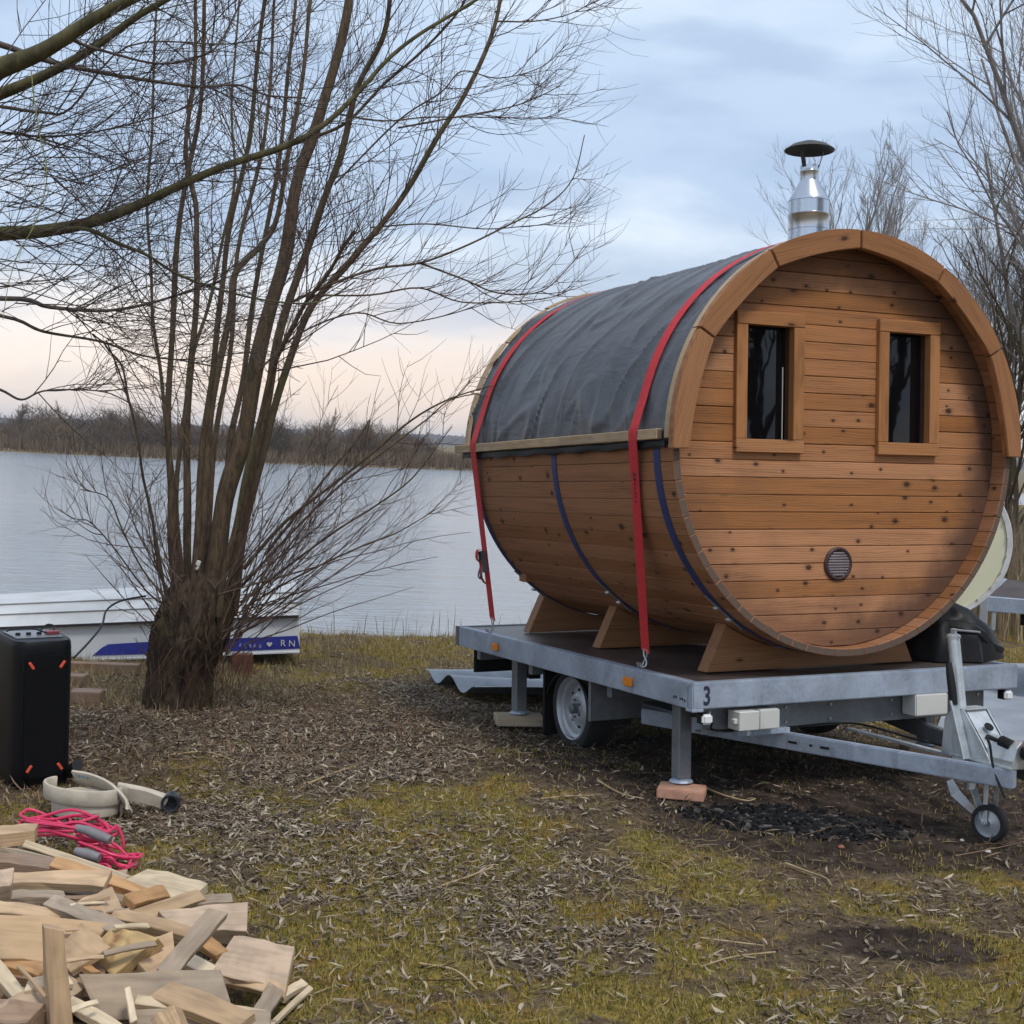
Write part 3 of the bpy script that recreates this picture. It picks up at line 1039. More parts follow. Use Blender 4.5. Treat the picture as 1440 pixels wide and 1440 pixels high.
# front and rear wall boards, origin of each at the barrel centre so the grain runs on
OPEN = [(.33, .68, 1.165, 1.81), (1.21, 1.57, 1.165, 1.815)]
rows = np.arange(-1.034, 1.034, .0872)
for wall, (u0, u1) in (('front', (UW, UW + .04)), ('rear', (BL - .19, BL - .15))):
    for z0 in rows:
        z1 = min(z0 + .0872, RI - .004)
        z0_ = max(z0, -RI + .004)
        segs = [(-9., 9.)]
        if wall == 'front':
            zc = (z0_ + z1) / 2 + CW
            for o0, o1, w0, w1 in OPEN:
                if w0 < zc < w1:
                    new = []
                    for s0, s1 in segs:
                        if s1 <= o0 - CV or s0 >= o1 - CV: new.append((s0, s1))
                        else: new += [(s0, o0 - CV), (o1 - CV, s1)]
                    segs = new
        for s0, s1 in segs:
            zs = np.linspace(z0_ + .0013, z1 - .0013, 4)
            Lf = [(max(s0, -chord(z, RI - .001)), z) for z in zs]
            Rt = [(min(s1, chord(z, RI - .001)), z) for z in zs[::-1]]
            poly = []
            for p in Lf + Rt:
                if not poly or abs(p[0] - poly[-1][0]) + abs(p[1] - poly[-1][1]) > 1e-5: poly.append(p)
            jit = random.uniform(-.0018, .0018)
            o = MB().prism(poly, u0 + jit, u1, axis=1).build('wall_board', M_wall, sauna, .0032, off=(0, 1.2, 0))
            o.location = (0, 0, CW)

# windows
_wc = []
for pts in (((1037, 432), (1131, 446), (1133, 637), (1036, 636)), ((1237, 447), (1322, 455), (1322, 641), (1237, 640))):
    _q = [tplane(*p_, u=UW - .03) for p_ in pts]
    _wc.append(((_q[0][0] + _q[3][0]) / 2, (_q[1][0] + _q[2][0]) / 2, (_q[2][2] + _q[3][2]) / 2, (_q[0][2] + _q[1][2]) / 2))
for wi, (v0, v1, w0, w1) in enumerate(_wc):
    wn = MB()
    fw_ = .066
    f0 = UW - .030
    wroot = empty_part('window', sauna)
    for z0, z1 in ((w0, w0 + fw_), (w1 - fw_, w1)):
        MB().b(v0, v1, f0, UW + .02, z0, z1).build('frame_rail', M_frameh, wroot, .003, off=BOFF)
    for x0, x1 in ((v0, v0 + fw_), (v1 - fw_, v1)):
        MB().b(x0, x1, f0 - .002 + .004, UW + .02, w0 + fw_ + .001, w1 - fw_ - .001).build('frame_stile', M_frame, wroot, .003, off=BOFF)
    MB().b(v0 + fw_ - .02, v1 - fw_ + .02, UW + .052, UW + .06, w0 + fw_ - .02, w1 - fw_ + .02).build('pane', M_glass, wroot, off=BOFF)
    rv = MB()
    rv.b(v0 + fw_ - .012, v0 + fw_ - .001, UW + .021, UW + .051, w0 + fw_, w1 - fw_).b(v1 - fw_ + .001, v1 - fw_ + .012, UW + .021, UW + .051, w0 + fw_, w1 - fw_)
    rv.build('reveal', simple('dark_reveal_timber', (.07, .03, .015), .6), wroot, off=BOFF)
    if wi == 0:
        MB().b(v1 - fw_ - .018, v1 - fw_ - .014, UW + .046, UW + .050, w0 + fw_ + .005, w0 + .44).build('pane_light_line', M_white, wroot, off=BOFF)  # white bar standing in for a bright line of light in the pane

# round vent with slats
vent = empty_part('vent', sauna)
vc = tplane(1180, 793, u=UW - .012)
M = rotm('X', math.pi / 2)
MB().lathe([(.088, .0), (.088, .008), (.078, .013), (.068, .009), (.068, .0)], 36, M, (vc[0], UW, vc[2]), close=False).build('vent_ring', simple('brown_vent_plastic', (.045, .018, .018), .4), vent, smooth=True, off=BOFF)
MB().lathe([(.068, .0), (.068, .003), (0, .003)], 30, M, (vc[0], UW, vc[2])).build('vent_back', M_dark, vent, off=BOFF)
vsl = simple('grey_vent_slats', (.30, .26, .28), .4)
for k in range(9):
    dz = -.056 + k * .014
    hw = chord(dz, .067)
    MB().box((vc[0], UW - .007, vc[2] + dz), (2 * hw, .008, .0075), rotm('X', .45)).build('slat', vsl, vent, off=BOFF)

# arch boards round the upper front edge
arch_prof = (1.004, 1.100)
for k in range(6):
    a0 = math.pi - k * math.pi / 6 + (-.004 if k else .03); a1 = math.pi - (k + 1) * math.pi / 6 + (.004 if k < 5 else -.03)
    # board: straight-cut inner edge a little flatter than the outer
    aa = np.linspace(a0, a1, 9)
    mid = (a0 + a1) / 2
    inner = []
    for a in aa[::-1]:
        flat = 1.010 * math.cos((a0 - a1) / 2) / math.cos(a - mid)
        rr_ = .5 * flat + .5 * 1.006
        inner.append((rr_ * math.cos(a - mid), rr_ * math.sin(a - mid)))
    outer = [(1.102 * math.cos(a - mid), 1.102 * math.sin(a - mid)) for a in aa]
    # local frame: x tangential, z radial
    poly = [(-p[1], p[0]) for p in outer + inner]
    o = MB().prism(poly, -1.2 - .048, -1.2 - .002, axis=1).build('arch_board', M_arch, sauna, .004, seg=2)
    o.location = (0, 0, CW)
    o.rotation_euler = (0, -(mid - math.pi / 2), 0)
# pale outer trim behind the arch boards
def arc_strip(name, r0, r1, u0, u1, a0, a1, mat, n=10):
    A = np.linspace(a0, a1, n)
    poly = [(r1 * math.cos(a), r1 * math.sin(a)) for a in A] + [(r0 * math.cos(a), r0 * math.sin(a)) for a in A[::-1]]
    o = MB().prism(poly, u0 - 1.2, u1 - 1.2, axis=1).build(name, mat, sauna, .002)
    o.location = (0, 0, CW)
    return o


M_trim = wood('pale_trim_timber', (.52, .37, .22), (.34, .22, .12), axis=0, rand=.06, grey=.25)
for k in range(6):
    a0 = R_(179 - k * 29.7); a1 = R_(179 - (k + 1) * 29.7 + .3)
    arc_strip('edge_trim', 1.076, 1.099, -.001, .042, a0, a1, M_trim)
for k in range(9):
    a0 = R_(178 - k * 19.6); a1 = R_(178 - (k + 1) * 19.6 + .8)
    arc_strip('rear_edge_trim', 1.088 + .006 * (k % 2), 1.104 + .006 * (k % 2), BL + .005, BL + .06, a0, a1, M_trim, 5)

# roof membrane with creases
na, nu = 190, 150
A = np.linspace(R_(181.2), R_(-1.2), na); U = np.linspace(.043, BL + .04, nu)
AA, UU = np.meshgrid(A, U, indexing='ij')
arcl = (math.pi - AA) * 1.08
wr = np.zeros_like(AA)
x1 = UU + arcl * .55
wr += .010 * (fbm(x1 * 3.2, (arcl - UU * .5) * .9, 41, 3) - .5)
r1 = np.abs(fbm(x1 * 4.2 + 1.2 * fbm(UU * 2, arcl * 2, 51, 2), (arcl - UU * .55) * .9, 44, 2) - .5)
r3 = np.abs(fbm(x1 * 2.2 - arcl * .5 + 7, (arcl + UU * .4) * 1.3, 144, 2) - .5)
wr += .012 * np.exp(-(r3 / .03) ** 2)
wr += .018 * np.exp(-(r1 / .045) ** 2) * (.3 + fbm(UU * 2.3 + 9, arcl * 2.1, 91, 2))
low = sst(.75, .05, arcl)
r2 = np.abs(vnoise(UU * 7 + arcl * 1.2, arcl * 1.2 + 5, 61) - .5)
wr += .022 * low * np.exp(-(r2 / .10) ** 2)
wr += .014 * low * np.maximum(0, fbm(UU * 3.5, arcl * 3.5, 71, 2) - .45)
wr *= 1 - .75 * np.exp(-((UU - .05) / .10) ** 2)
strapn = np.exp(-((UU - (.30 - .04 * arcl)) / .07) ** 2) + np.exp(-((UU - (2.3 - .07 * arcl)) / .07) ** 2)
wr *= 1 - .8 * np.clip(strapn, 0, 1)
wr += .004
RR = 1.076 + wr * sst(-.06, .08, arcl) * sst(-.06, .08, math.pi * 1.08 - arcl)
V = np.stack([RR * np.cos(AA), UU - 1.2, RR * np.sin(AA)], -1).reshape(-1, 3)
ii = (np.arange(na - 1)[:, None] * nu + np.arange(nu - 1)[None]).ravel()
o = link('roof_membrane', raw_mesh('roof_membrane', V, np.stack([ii, ii + 1, ii + nu + 1, ii + nu], 1), smooth=True), M_memb, sauna)
o.location = (0, 0, CW)
# eave battens and the membrane's turned edge under them
for s in (-1, 1):
    vx = CV + s * 1.112
    MB().bar((vx, .06, 1.205), (vx, BL + .17, 1.192), .030, .050).build('eave_batten', M_pale, sauna, .003, off=BOFF)
    hm_ = []
    for k in range(41):
        t = k / 40
        hm_.append((vx - s * (.014 + .006 * math.sin(t * 31)), .03 + t * (BL + .06), 1.158 - .010 * t + .005 * math.sin(t * 47)))
    MB().sweep(np.array(hm_), (0, 0, 1), .040, .008).build('membrane_hem', M_tarp, sauna, smooth=True, off=BOFF)

# navy tension bands with screws
for ub in (.15, 1.275, 2.41):
    A = np.linspace(R_(181), R_(359), 60)
    pts = np.array([(CV + (RO + .003) * math.cos(a), ub, CW + (RO + .003) * math.sin(a)) for a in A])
    band = MB().sweep(pts, (0, 1, 0), .060, .0025).build('tension_band', M_navy, sauna, off=BOFF, smooth=True)
    for sgn in (1,):
        tn = MB()
        for a_ in (R_(229), R_(234)):
            c = np.array((CV + (RO + .016) * math.cos(a_), ub, CW + (RO + .016) * math.sin(a_)))
            tn.cyl(c - (0, .02, 0), c + (0, .02, 0), .010, 8)
        c0 = np.array((CV + (RO + .016) * math.cos(R_(224)), ub, CW + (RO + .016) * math.sin(R_(224))))
        c1_ = np.array((CV + (RO + .016) * math.cos(R_(239)), ub, CW + (RO + .016) * math.sin(R_(239))))
        tn.cyl(c0, c1_, .005, 8)
        tn.build('band_tensioner', M_bolt, band, off=BOFF)

# cradles under the barrel
for uc in (.3, 1.45, 2.5 - .09):
    poly = [(.272, .0)]
    poly += [(1.886 - .272 + .0, .0)]
    poly = [(.27, .002), (1.616 + .0, .002)]
    L0, R0 = .27, 2 * CV - .27
    poly = [(L0, .002), (R0, .002), (R0 - .115, .248)]
    aL = math.atan2(.25 - CW, R0 - .115 - CV)
    for a in np.linspace(-math.acos(0) + math.acos((CW - .25) / (RO + .004)), -math.pi / 2 - math.acos((CW - .25) / (RO + .004)), 18):
        x = CV + (RO + .004) * math.cos(a); z = CW + (RO + .004) * math.sin(a)
        if L0 + .15 < x < R0 - .15: poly.append((x, max(z, .05)))
    poly.append((L0 + .115, .248))
    MB().prism(poly, uc, uc + .09, axis=1).build('cradle', M_cradle, sauna, .003, off=BOFF)
MB().b(.20, .34, BL - .12, BL - .02, .34, .46).build('rear_step_bracket', M_cradle, sauna, .003, off=BOFF)

# chimney
ch = empty_part('chimney', sauna)
cc = (CV, .392, 0)
def fl(prof, nm, mat, k=40):
    return MB().lathe(prof, k, None, cc).build(nm, mat, ch, smooth=True, off=BOFF)
fl([(0.1426, 2.20), (0.1402, 2.232), (0.1369, 2.236), (0.1100, 2.245), (0.1092, 2.30), (0.1060, 2.30), (0.1060, 2.20)], 'flashing_collar', M_steel)
fl([(0.1451, 2.252), (0.1467, 2.257), (0.1108, 2.262), (0.1108, 2.256)], 'storm_collar', M_cap)
fl([(0.1068, 2.262), (0.1068, 2.335), (0.1092, 2.337), (0.1092, 2.412), (0.1108, 2.414), (0.1108, 2.420), (0.1084, 2.422), (0.1084, 2.488), (0.1108, 2.490), (0.1100, 2.496), (0.0994, 2.50)], 'flue_pipe', M_steel)
fl([(0.1060, 2.497), (0.1043, 2.505), (0.0522, 2.598), (0.0513, 2.602)], 'flue_cone', M_steel)
fl([(0.0505, 2.598), (0.0505, 2.645), (0.0522, 2.648), (0.0522, 2.652), (0.0497, 2.655), (0.0497, 2.682), (0.0473, 2.682), (0.0473, 2.60)], 'flue_neck', M_steel)
for k in range(3):
    a = 2 * math.pi * k / 3 + R_(200)
    p0 = np.array((CV + (.049) * math.cos(a), .392 + (.049) * math.sin(a), 2.67)); p1 = np.array((CV + .078 * math.cos(a), .392 + .078 * math.sin(a), 2.765))
    MB().bar(p0, p1, .022, .003, up=(math.cos(a), math.sin(a), 0.01)).build('cap_strut', M_cap, ch, off=BOFF)
MB().lathe([(.0, .052), (.04, .046), (.098, .026), (.134, .0), (.132, -.003), (.096, .021), (.04, .040), (0, .046)], 44, rotm('Y', .02), (CV, .392, 2.765)).build('rain_cap', M_cap, ch, smooth=True, off=BOFF)
MB().cyl((CV + .04, (.392 - .100), 2.315), (CV + .042, (.392 - .108), 2.315), .012, 10).build('flue_rivet', M_dark, ch, off=BOFF)


# ------------------------------------------------------------------ red ratchet straps
def strap(pathuw, label, hook_at, print_at=None, ratchet_at=None):
    """path of (v,u,w) trailer coordinates"""
    rt_ = empty('ratchet_strap', label, 'strap', mat=tmat(*hook_at))
    off = np.array(hook_at)
    P_ = np.array(pathuw)
    rad_dir = []
    web = MB().sweep(P_, (0, 1, 0), .080, .003)
    web.build('webbing', M_red, rt_, off=off, smooth=True)
    h0 = P_[0]
    hk = MB()
    for s in (-1, 1):
        hk.tube(catmull([h0 + (0, s * .020, .015), h0 + (0, s * .014, -.02), h0 + (-.0, -s * .012, -.05), h0 + (-.01, -s * .016, -.075), h0 + (-.035, -s * .014, -.075), h0 + (-.04, -s * .014, -.055)], 4), .0045, 6)
    hk.cyl(h0 + (0, -.026, .012), h0 + (0, .026, .012), .005, 8)
    hk.build('hook', M_galvl, rt_, off=off, smooth=True)
    return rt_


def strap_path(h, u_strip, u_top, u_far):
    pts = []
    top = np.array((CV - 1.134, u_strip, 1.215))
    hh = np.array(h, float)
    for t in np.linspace(0, 1, 22):
        pts.append(hh + (top - hh) * t)
    a_end = R_(-3)
    for a in np.linspace(R_(175), a_end, 60):
        t = (R_(175) - a) / (R_(175) - a_end)
        uq = u_strip + (u_top - u_strip) * min(1, t * 2) ** 2 + (u_far - u_top) * max(0, t * 2 - 1)
        r = 1.094 + .03 * math.exp(-((a - R_(177)) / .11) ** 2)
        pts.append(np.array((CV + r * math.cos(a), uq, CW + r * math.sin(a))))
    e = pts[-1]
    tgt = np.array((WD - .07, u_far + .02, .07))
    for t in np.linspace(.1, 1, 14):
        pts.append(e + (tgt - e) * t)
    return np.array(pts)


h1 = tplane(910, 918, v=.07); h1[2] = max(h1[2], .07)
s1 = strap(strap_path((.085, .60, .085), .285, .14, .75), 'red ratchet strap over the front of the barrel beside the arch boards', (.085, .60, .0))
h2 = (.05, 2.50, .085)
s2 = strap(strap_path(h2, 2.30, 2.06, 2.2), 'red ratchet strap with its buckle hanging at the rear end of the barrel', (.05, 2.50, .0))
# print on the front strap
pm = MB()
Pth = strap_path((.085, .60, .085), .285, .14, .75)
dirn = (Pth[12] - Pth[2]); dirn /= np.linalg.norm(dirn)
for k in range(7):
    t = .70 + .02 * k
    c = Pth[0] + (Pth[21] - Pth[0]) * (t)
    nrm = np.cross(dirn, (0, 1, 0)); nrm /= np.linalg.norm(nrm)
    if nrm[0] > 0: nrm = -nrm
    yv = np.array((0, 1, 0.)); yv -= dirn * (yv @ dirn); yv /= np.linalg.norm(yv)
    c = c + nrm * .0024
    if k < 5:
        vts = [c - yv * .012 - dirn * .008, c + yv * .012 - dirn * .006, c + yv * .002 + dirn * .008]
    else:
        vts = [c - yv * .012 - dirn * .010, c + yv * .012 - dirn * .010, c + yv * .012 + dirn * .008, c - yv * .012 + dirn * .008]
    nv = len(vts)
    pm.add([*vts, *[q_ + nrm * .0006 for q_ in vts]], [tuple(range(nv)), tuple(range(nv, 2 * nv))] + [(i, (i + 1) % nv, nv + (i + 1) % nv, nv + i) for i in range(nv)])
pm.build('strap_print', M_print, s1, off=(.085, .60, 0))
# ratchet buckle on the rear strap
Pr = strap_path(h2, 2.30, 2.06, 2.2)
rc = Pr[0] + (Pr[21] - Pr[0]) * .34
dr = Pr[21] - Pr[0]; dr /= np.linalg.norm(dr)
rk = MB()
rk.bar(rc - dr * .07 + (-.02, -.024, 0), rc + dr * .07 + (-.02, -.024, 0), .004, .035, up=(1, 0, 0)).bar(rc - dr * .07 + (-.02, .024, 0), rc + dr * .07 + (-.02, .024, 0), .004, .035, up=(1, 0, 0))
rk.cyl(rc + (-.02, -.032, 0), rc + (-.02, .032, 0), .013, 12)
rk.tube(catmull([rc + dr * -.03 + (-.03, -.02, 0), rc - dr * .09 + (-.055, -.02, 0), rc - dr * .115 + (-.055, 0, 0), rc - dr * .09 + (-.055, .02, 0), rc + dr * -.03 + (-.03, .02, 0)], 5), .006, 6)
rk.build('ratchet', M_galvd, s2, .001, off=h2[:2] + (0,))
MB().sweep(catmull([rc + dr * .08 + (-.02, 0, 0), rc + dr * .075 + (-.05, 0, 0), rc + dr * .02 + (-.06, 0, 0), rc - dr * .02 + (-.035, 0, 0), rc - dr * .10 + (-.045, 0, 0), rc - dr * .15 + (-.02, .01, 0)], 6), (0, 1, 0), .040, .003).build('loose_end', M_red, s2, off=h2[:2] + (0,), smooth=True)

# ------------------------------------------------------------------ black bag on the deck
bg_ = MB()
nth, nph = 72, 26
Vb = []
for i in range(nph + 1):
    ph = i / nph * math.pi / 2
    for j in range(nth):
        th = j / nth * 2 * math.pi
        x = math.cos(ph) * math.cos(th); y = math.cos(ph) * math.sin(th); z = math.sin(ph)
        cx_, cy2 = 2 + math.cos(th) * 1.6 * math.cos(ph), 5 + math.sin(th) * 1.6 * math.cos(ph)
        nn_ = 1 + .42 * (fbm(np.array(cx_), np.array(cy2 + z * 1.2), 81, 2) - .5) + .07 * math.sin(th * 7 + 3 * float(fbm(np.array(cx_), np.array(cy2), 83, 2)) * 3) * (1 - z)
        nn_ *= 1 + .25 * max(0, math.cos(th)) * (1 - z)
        Vb.append((x * .27 * float(nn_), y * .36 * float(nn_), max(0, z) ** .8 * .33 * float(nn_)))
bgm = MB().add(Vb, [(i * nth + j, i * nth + (j + 1) % nth, (i + 1) * nth + (j + 1) % nth, (i + 1) * nth + j) for i in range(nph) for j in range(nth)])
bt = empty('tarpaulin_bundle', 'crumpled black tarpaulin bundle on the trailer deck right of the barrel', 'tarpaulin', mat=tmat(1.93, .50, .002))
bgm.build('bundle', M_tarp, bt, smooth=True)
fr = MB()
fr.tube(catmull([(.0, -.24, .22), (.12, -.26, .17), (.22, -.22, .10), (.27, -.18, .03)], 5), [.025] * 5 + [.035] * 5 + [.03] * 6, 9)
fr.tube(catmull([(-.10, -.20, .20), (.02, -.30, .17), (.14, -.30, .09), (.26, -.26, .05)], 5), [.04] * 8 + [.03] * 8, 7)
fr.build('loose_fold', M_tarp, bt, smooth=True)

# ------------------------------------------------------------------ second trailer, cream hull, brick pads
YT = 10.6
q0 = aty(1379, 838, YT)
t2 = empty('flatbed_trailer', 'grey trailer behind the right end of the numbered trailer, only its corner in view', 'trailer', (q0[0], q0[1], 0), R_(-24))
zt = q0[2]
MB().b(0, 3.2, 0, .05, zt - .115, zt).build('front_rail', M_galv, t2, .005)
MB().b(0, .05, .051, 2.0, zt - .115, zt - .001).build('side_rail', M_galv, t2, .005)
MB().b(.05, 3.2, .051, 2.0, zt - .03, zt - .012).build('deck', M_deck, t2)
MB().b(.002, .06, -.012, -.001, zt - .26, zt + .01).b(.09, .12, .01, .04, zt - .26, zt - .116).build('corner_post', M_galvl, t2, .003)
p = np.array(atz(1431, 905, .35))
for lx in (.42, 2.6):
    MB().b(lx, lx + .05, .1, .15, -.1, zt - .116).build('support_leg', M_galvl, t2, .004)
MB().b(.28, 3.0, .35, .42, zt - .24, zt - .116).build('chassis_beam', M_dark, t2, .003)

cy_ = 9.9
c0 = aty(1309, 762, cy_)
hr = 109.5 / F_PX * cy_
hull = empty('hull_shell', 'cream round-edged hull shell standing on edge behind the barrel', 'hull', tuple(c0))
M_cream = simple('cream_gelcoat', (.70, .70, .50), .3, var=.05, scale=2)
M_rimw = simple('scuffed_white_rim', (.58, .58, .58), .45, var=.15, scale=9)
Mh = rotm('Z', R_(-12)) @ rotm('X', math.pi / 2)
MB().lathe([(hr * .93, .0), (hr * .90, -.02), (hr * .7, -.10), (hr * .35, -.16), (0, -.18)], 60, Mh).build('shell', M_cream, hull, smooth=True)
MB().lathe([(hr * .925, .004), (hr * .93, .018), (hr * .99, .020), (hr, .006), (hr, -.02), (hr * .94, -.03)], 60, Mh, close=False).build('rim', M_rimw, hull, smooth=True)
MB().lathe([(hr * .925, .010), (hr * .925, .004), (0, .004)], 60, Mh, close=False).build('face_panel', M_cream, hull, smooth=True)
rv = MB()
for k in range(26):
    a = 2 * math.pi * k / 26 + .1
    c = Mh @ np.array((hr * .93 * math.cos(a), hr * .93 * math.sin(a), .019))
    d_ = Mh @ np.array((0, 0, .006))
    rv.cyl(c - d_, c + d_, .008, 8)
rv.build('rivets', M_bolt, hull)
MB().bar(np.array((-.06, .12, -c0[2] + float(gz(c0[0], c0[1])) - .02)), np.array((-.06, .05, -hr * .55)), .08, .10, up=(0, 1, 0)).bar(np.array((.12, .12, -c0[2] + float(gz(c0[0], c0[1])) - .02)), np.array((.12, .05, -hr * .55)), .08, .10, up=(0, 1, 0)).build('prop', M_cradle, hull)

M_brick = simple('clay_paver', (.46, .25, .17), .8, var=.15, scale=14, bump=.5, bscale=70)
M_padw = wood('pad_timber', (.42, .33, .22), (.22, .15, .09), axis=0, rand=.1, grey=.3)


def block(name, px, py, z, size, rz, mat, label, cat, lift=0.):
    c = gnd(px, py)
    r = empty_obj = MB().box((0, 0, size[2] / 2), size).build(name, mat, None, .006, seg=2)
    r.location = (c[0], c[1], c[2] + lift)
    r.rotation_euler = (0, 0, rz)
    tag(r, label, cat)
    return r


f0 = T(.12, .29, -.545)
b1 = MB().box((0, 0, -.0), (.235, .19, .048)).build('paving_brick', M_brick, None, .005, seg=2)
b1.location = (f0[0] - .005, f0[1] - .085, f0[2] - .0275)
b1.rotation_euler = (-.02, 0, -.22)
tag(b1, 'reddish paving brick under the front leg of the numbered trailer', 'brick')
f0 = T(.12, 2.23, -.49)
b2 = MB().box((0, 0, 0), (.30, .22, .05)).build('timber_pad', M_padw, None, .004)
b2.location = (f0[0] - .0, f0[1] - .05, f0[2] - .028)
b2.rotation_euler = (0, 0, .12)
tag(b2, 'pale wooden pad under the rear leg near the wheel', 'wood block')
for vq, uq, bq, lb in ((1.93, None, -.52, 'wooden pad under the right front leg in the trailer shade'),):
    f0 = T(vq, q[1], bq)
    o = MB().box((0, 0, 0), (.25, .2, .06)).build('timber_pad', M_padw, None, .004)
    o.location = (f0[0], f0[1], f0[2] - .033)
    tag(o, lb, 'wood block')

# corrugated metal sheet lying behind the rear leg
M_sheet = simple('weathered_sheet_metal', (.23, .265, .30), .38, .35, var=.15, scale=5)
a = gnd(598, 957); b_ = gnd(668, 992)
sh = MB()
ex = np.array((1., .12, 0)); ey = np.array((a - b_)); ey[2] = 0; Lw = np.linalg.norm(ey); ey /= Lw
top = []; nn_ = 26
Vs = []
for i in range(nn_ + 1):
    t = i / nn_
    prof_z = .050 + .045 * math.cos(t * 4 * math.pi) * (1 if t < .95 else .6)
    for j in range(9):
        x = j / 8 * 1.9
        p_ = b_ + ey * Lw * t + ex * x
        Vs.append((p_[0], p_[1], float(-.035 * (p_[1] - 6.8)) + prof_z + .03 + .01 * math.sin(x * 3 + t * 5)))
nv = len(Vs)
Vs += [(x, y, z - .004) for x, y, z in Vs]
F = [(i * 9 + j, i * 9 + j + 1, (i + 1) * 9 + j + 1, (i + 1) * 9 + j) for i in range(nn_) for j in range(8)]
F += [tuple(nv + k for k in f_[::-1]) for f_ in F]
F += [(i * 9, (i + 1) * 9, nv + (i + 1) * 9, nv + i * 9) for i in range(nn_)] + [(j, j + 1, nv + j + 1, nv + j) for j in range(8)]
so = sh.add(Vs, F).build('metal_sheet', M_sheet, None, smooth=True)
tag(so, 'bluish grey folded metal sheet on the grass behind the trailer leg', 'metal sheet')

# ------------------------------------------------------------------ white boat
M_gel = simple('white_gelcoat', (.62, .64, .66), .32, var=.08, scale=1.2)
M_geld = simple('grey_stained_gelcoat', (.44, .43, .40), .45, var=.15, scale=2.5)
M_blue = simple('blue_boat_stripe', (.030, .038, .27), .35, var=.08)
YB = 11.0


def bpx(px, py, dy=0.):
    return aty(px, py, YB + dy)


bo = bpx(200, 930)
boat = empty('boat', 'long white boat hull with a blue side stripe lying behind the willow', 'boat', tuple(bo))
# stations along x; section rows (y offset from near side, height) traced from the side view
xs = np.linspace(bpx(-520, 930)[0], bpx(421, 930)[0], 40)
z_b = bpx(427, 918)[2]
z0L = bpx(0, 935)[2]
rows_b = [(.00, .00), (.00, .012), (.012, .016), (.02, .285), (-.028, .290), (-.028, .312), (.02, .325), (.10, .395), (.085, .405), (.30, .455), (.285, .468), (.62, .50), (1.25, .46), (1.6, .30), (1.62, .0)]


def bsec(x):
    t = (x - xs[0]) / (xs[-1] - xs[0])
    sl_ = z0L + (z_b - z0L) * ((x - bpx(0, 930)[0]) / (bpx(427, 918)[0] - bpx(0, 935)[0]))
    bow = sst(.28, .0, t)
    out_ = []
    for dy, h in rows_b:
        half = .81
        yy = half + (dy - half) * (1 - .75 * bow)
        x_ = x - max(0, dy - .02) * .19 * sst(.3, 1., t)
        out_.append((x_ + (.055 * (.35 - h) * sst(.97, 1., t)) - .02, YB + yy, sl_ + h * (1 - .25 * bow) + .12 * bow))
    return out_


SV = np.array([bsec(x) for x in xs])
nr = len(rows_b)


def boat_part(name, r0, r1, mat, smooth=True, thick=0.):
    V_ = SV[:, r0:r1 + 1].reshape(-1, 3); k = r1 - r0 + 1
    f_ = [(i * k + j, i * k + j + 1, (i + 1) * k + j + 1, (i + 1) * k + j) for i in range(len(xs) - 1) for j in range(k - 1)]
    return MB().add(V_, f_).build(name, mat, boat, off=bo, smooth=smooth)


boat_part('hull_side', 0, 3, M_gel)
boat_part('rub_rail', 3, 5, simple('black_rub_rail', (.02, .02, .022), .5))
boat_part('upper_hull', 5, 14, simple('weathered_gelcoat', (.50, .51, .51), .38, var=.14, scale=2.2))
tr_ = MB().add(SV[-1], [tuple(range(nr))]).build('transom', M_geld, boat, off=bo)
# blue stripe along the side: solid strip 3 mm proud
def stripe_poly(pts, name, mat, proud=.004, off_=0.):
    fr_ = [aty(px, py, YB + .014 - proud - off_) for px, py in pts]
    n_ = len(fr_)
    return MB().add(fr_ + [p_ + np.array((0, .003, 0)) for p_ in fr_], [tuple(range(n_)), tuple(range(n_, 2 * n_))[::-1]] + [(i, (i + 1) % n_, n_ + (i + 1) % n_, n_ + i) for i in range(n_)]).build(name, mat, boat, off=bo)


stripe_poly([(130, 922), (143, 911), (152, 906), (200, 903), (418, 894), (422, 912), (300, 917)], 'blue_stripe', M_blue, .006)
lt = text_mesh('R N', .075, .001)
o = link('stripe_lettering', lt, M_white, boat)
lp = aty(405, 905, YB - .0)
o.location = Vector(lp - bo) + Vector((0, -.004, 0)); o.rotation_euler = (math.pi / 2, 0, 0)
ht = MB()
hp = []
for k in range(24):
    a = k / 24 * 2 * math.pi
    hp.append((16 * math.sin(a) ** 3 * .0014, (13 * math.cos(a) - 5 * math.cos(2 * a) - 2 * math.cos(3 * a) - math.cos(4 * a)) * .0014))
hc_ = aty(379, 906, YB - .0)
ht.prism(hp, -.005, -.001, axis=1)
o = ht.build('heart_emblem', M_white, boat); o.location = Vector(hc_ - bo)
dm = MB()
for px in (338, 345, 352, 358, 366):
    c = aty(px, 909 - (px % 3), YB - .0)
    dm.box(c - bo + (0, -.003, 0), (.016, .002, .03), rotm('Y', .3 * ((px % 4) - 1.5)))
dm.build('faded_lettering', simple('faded_print', (.22, .24, .45), .5), boat)
M_old = wood('old_block_timber', (.22, .13, .08), (.08, .045, .028), axis=0, rand=.15, grey=.3)
block('wood_block', 122, 992, 0, (.20, .16, .10), .1, M_old, 'old brown wood block behind the black speaker, nearer of the two', 'wood block')
block('wood_block', 100, 966, 0, (.22, .14, .09), -.1, M_old, 'old brown wood block half hidden behind the speaker, nearer the boat', 'wood block')
block('brick', 340, 950, 0, (.16, .11, .17), .2, simple('rust_red_brick', (.13, .05, .032), .85, var=.2, scale=12), 'rust red brick propping the stern of the white boat', 'brick')
block('boat_support', 130, 945, 0, (.7, .12, .07), .05, M_old, 'dark timber under the white boat right of the speaker', 'wood block')

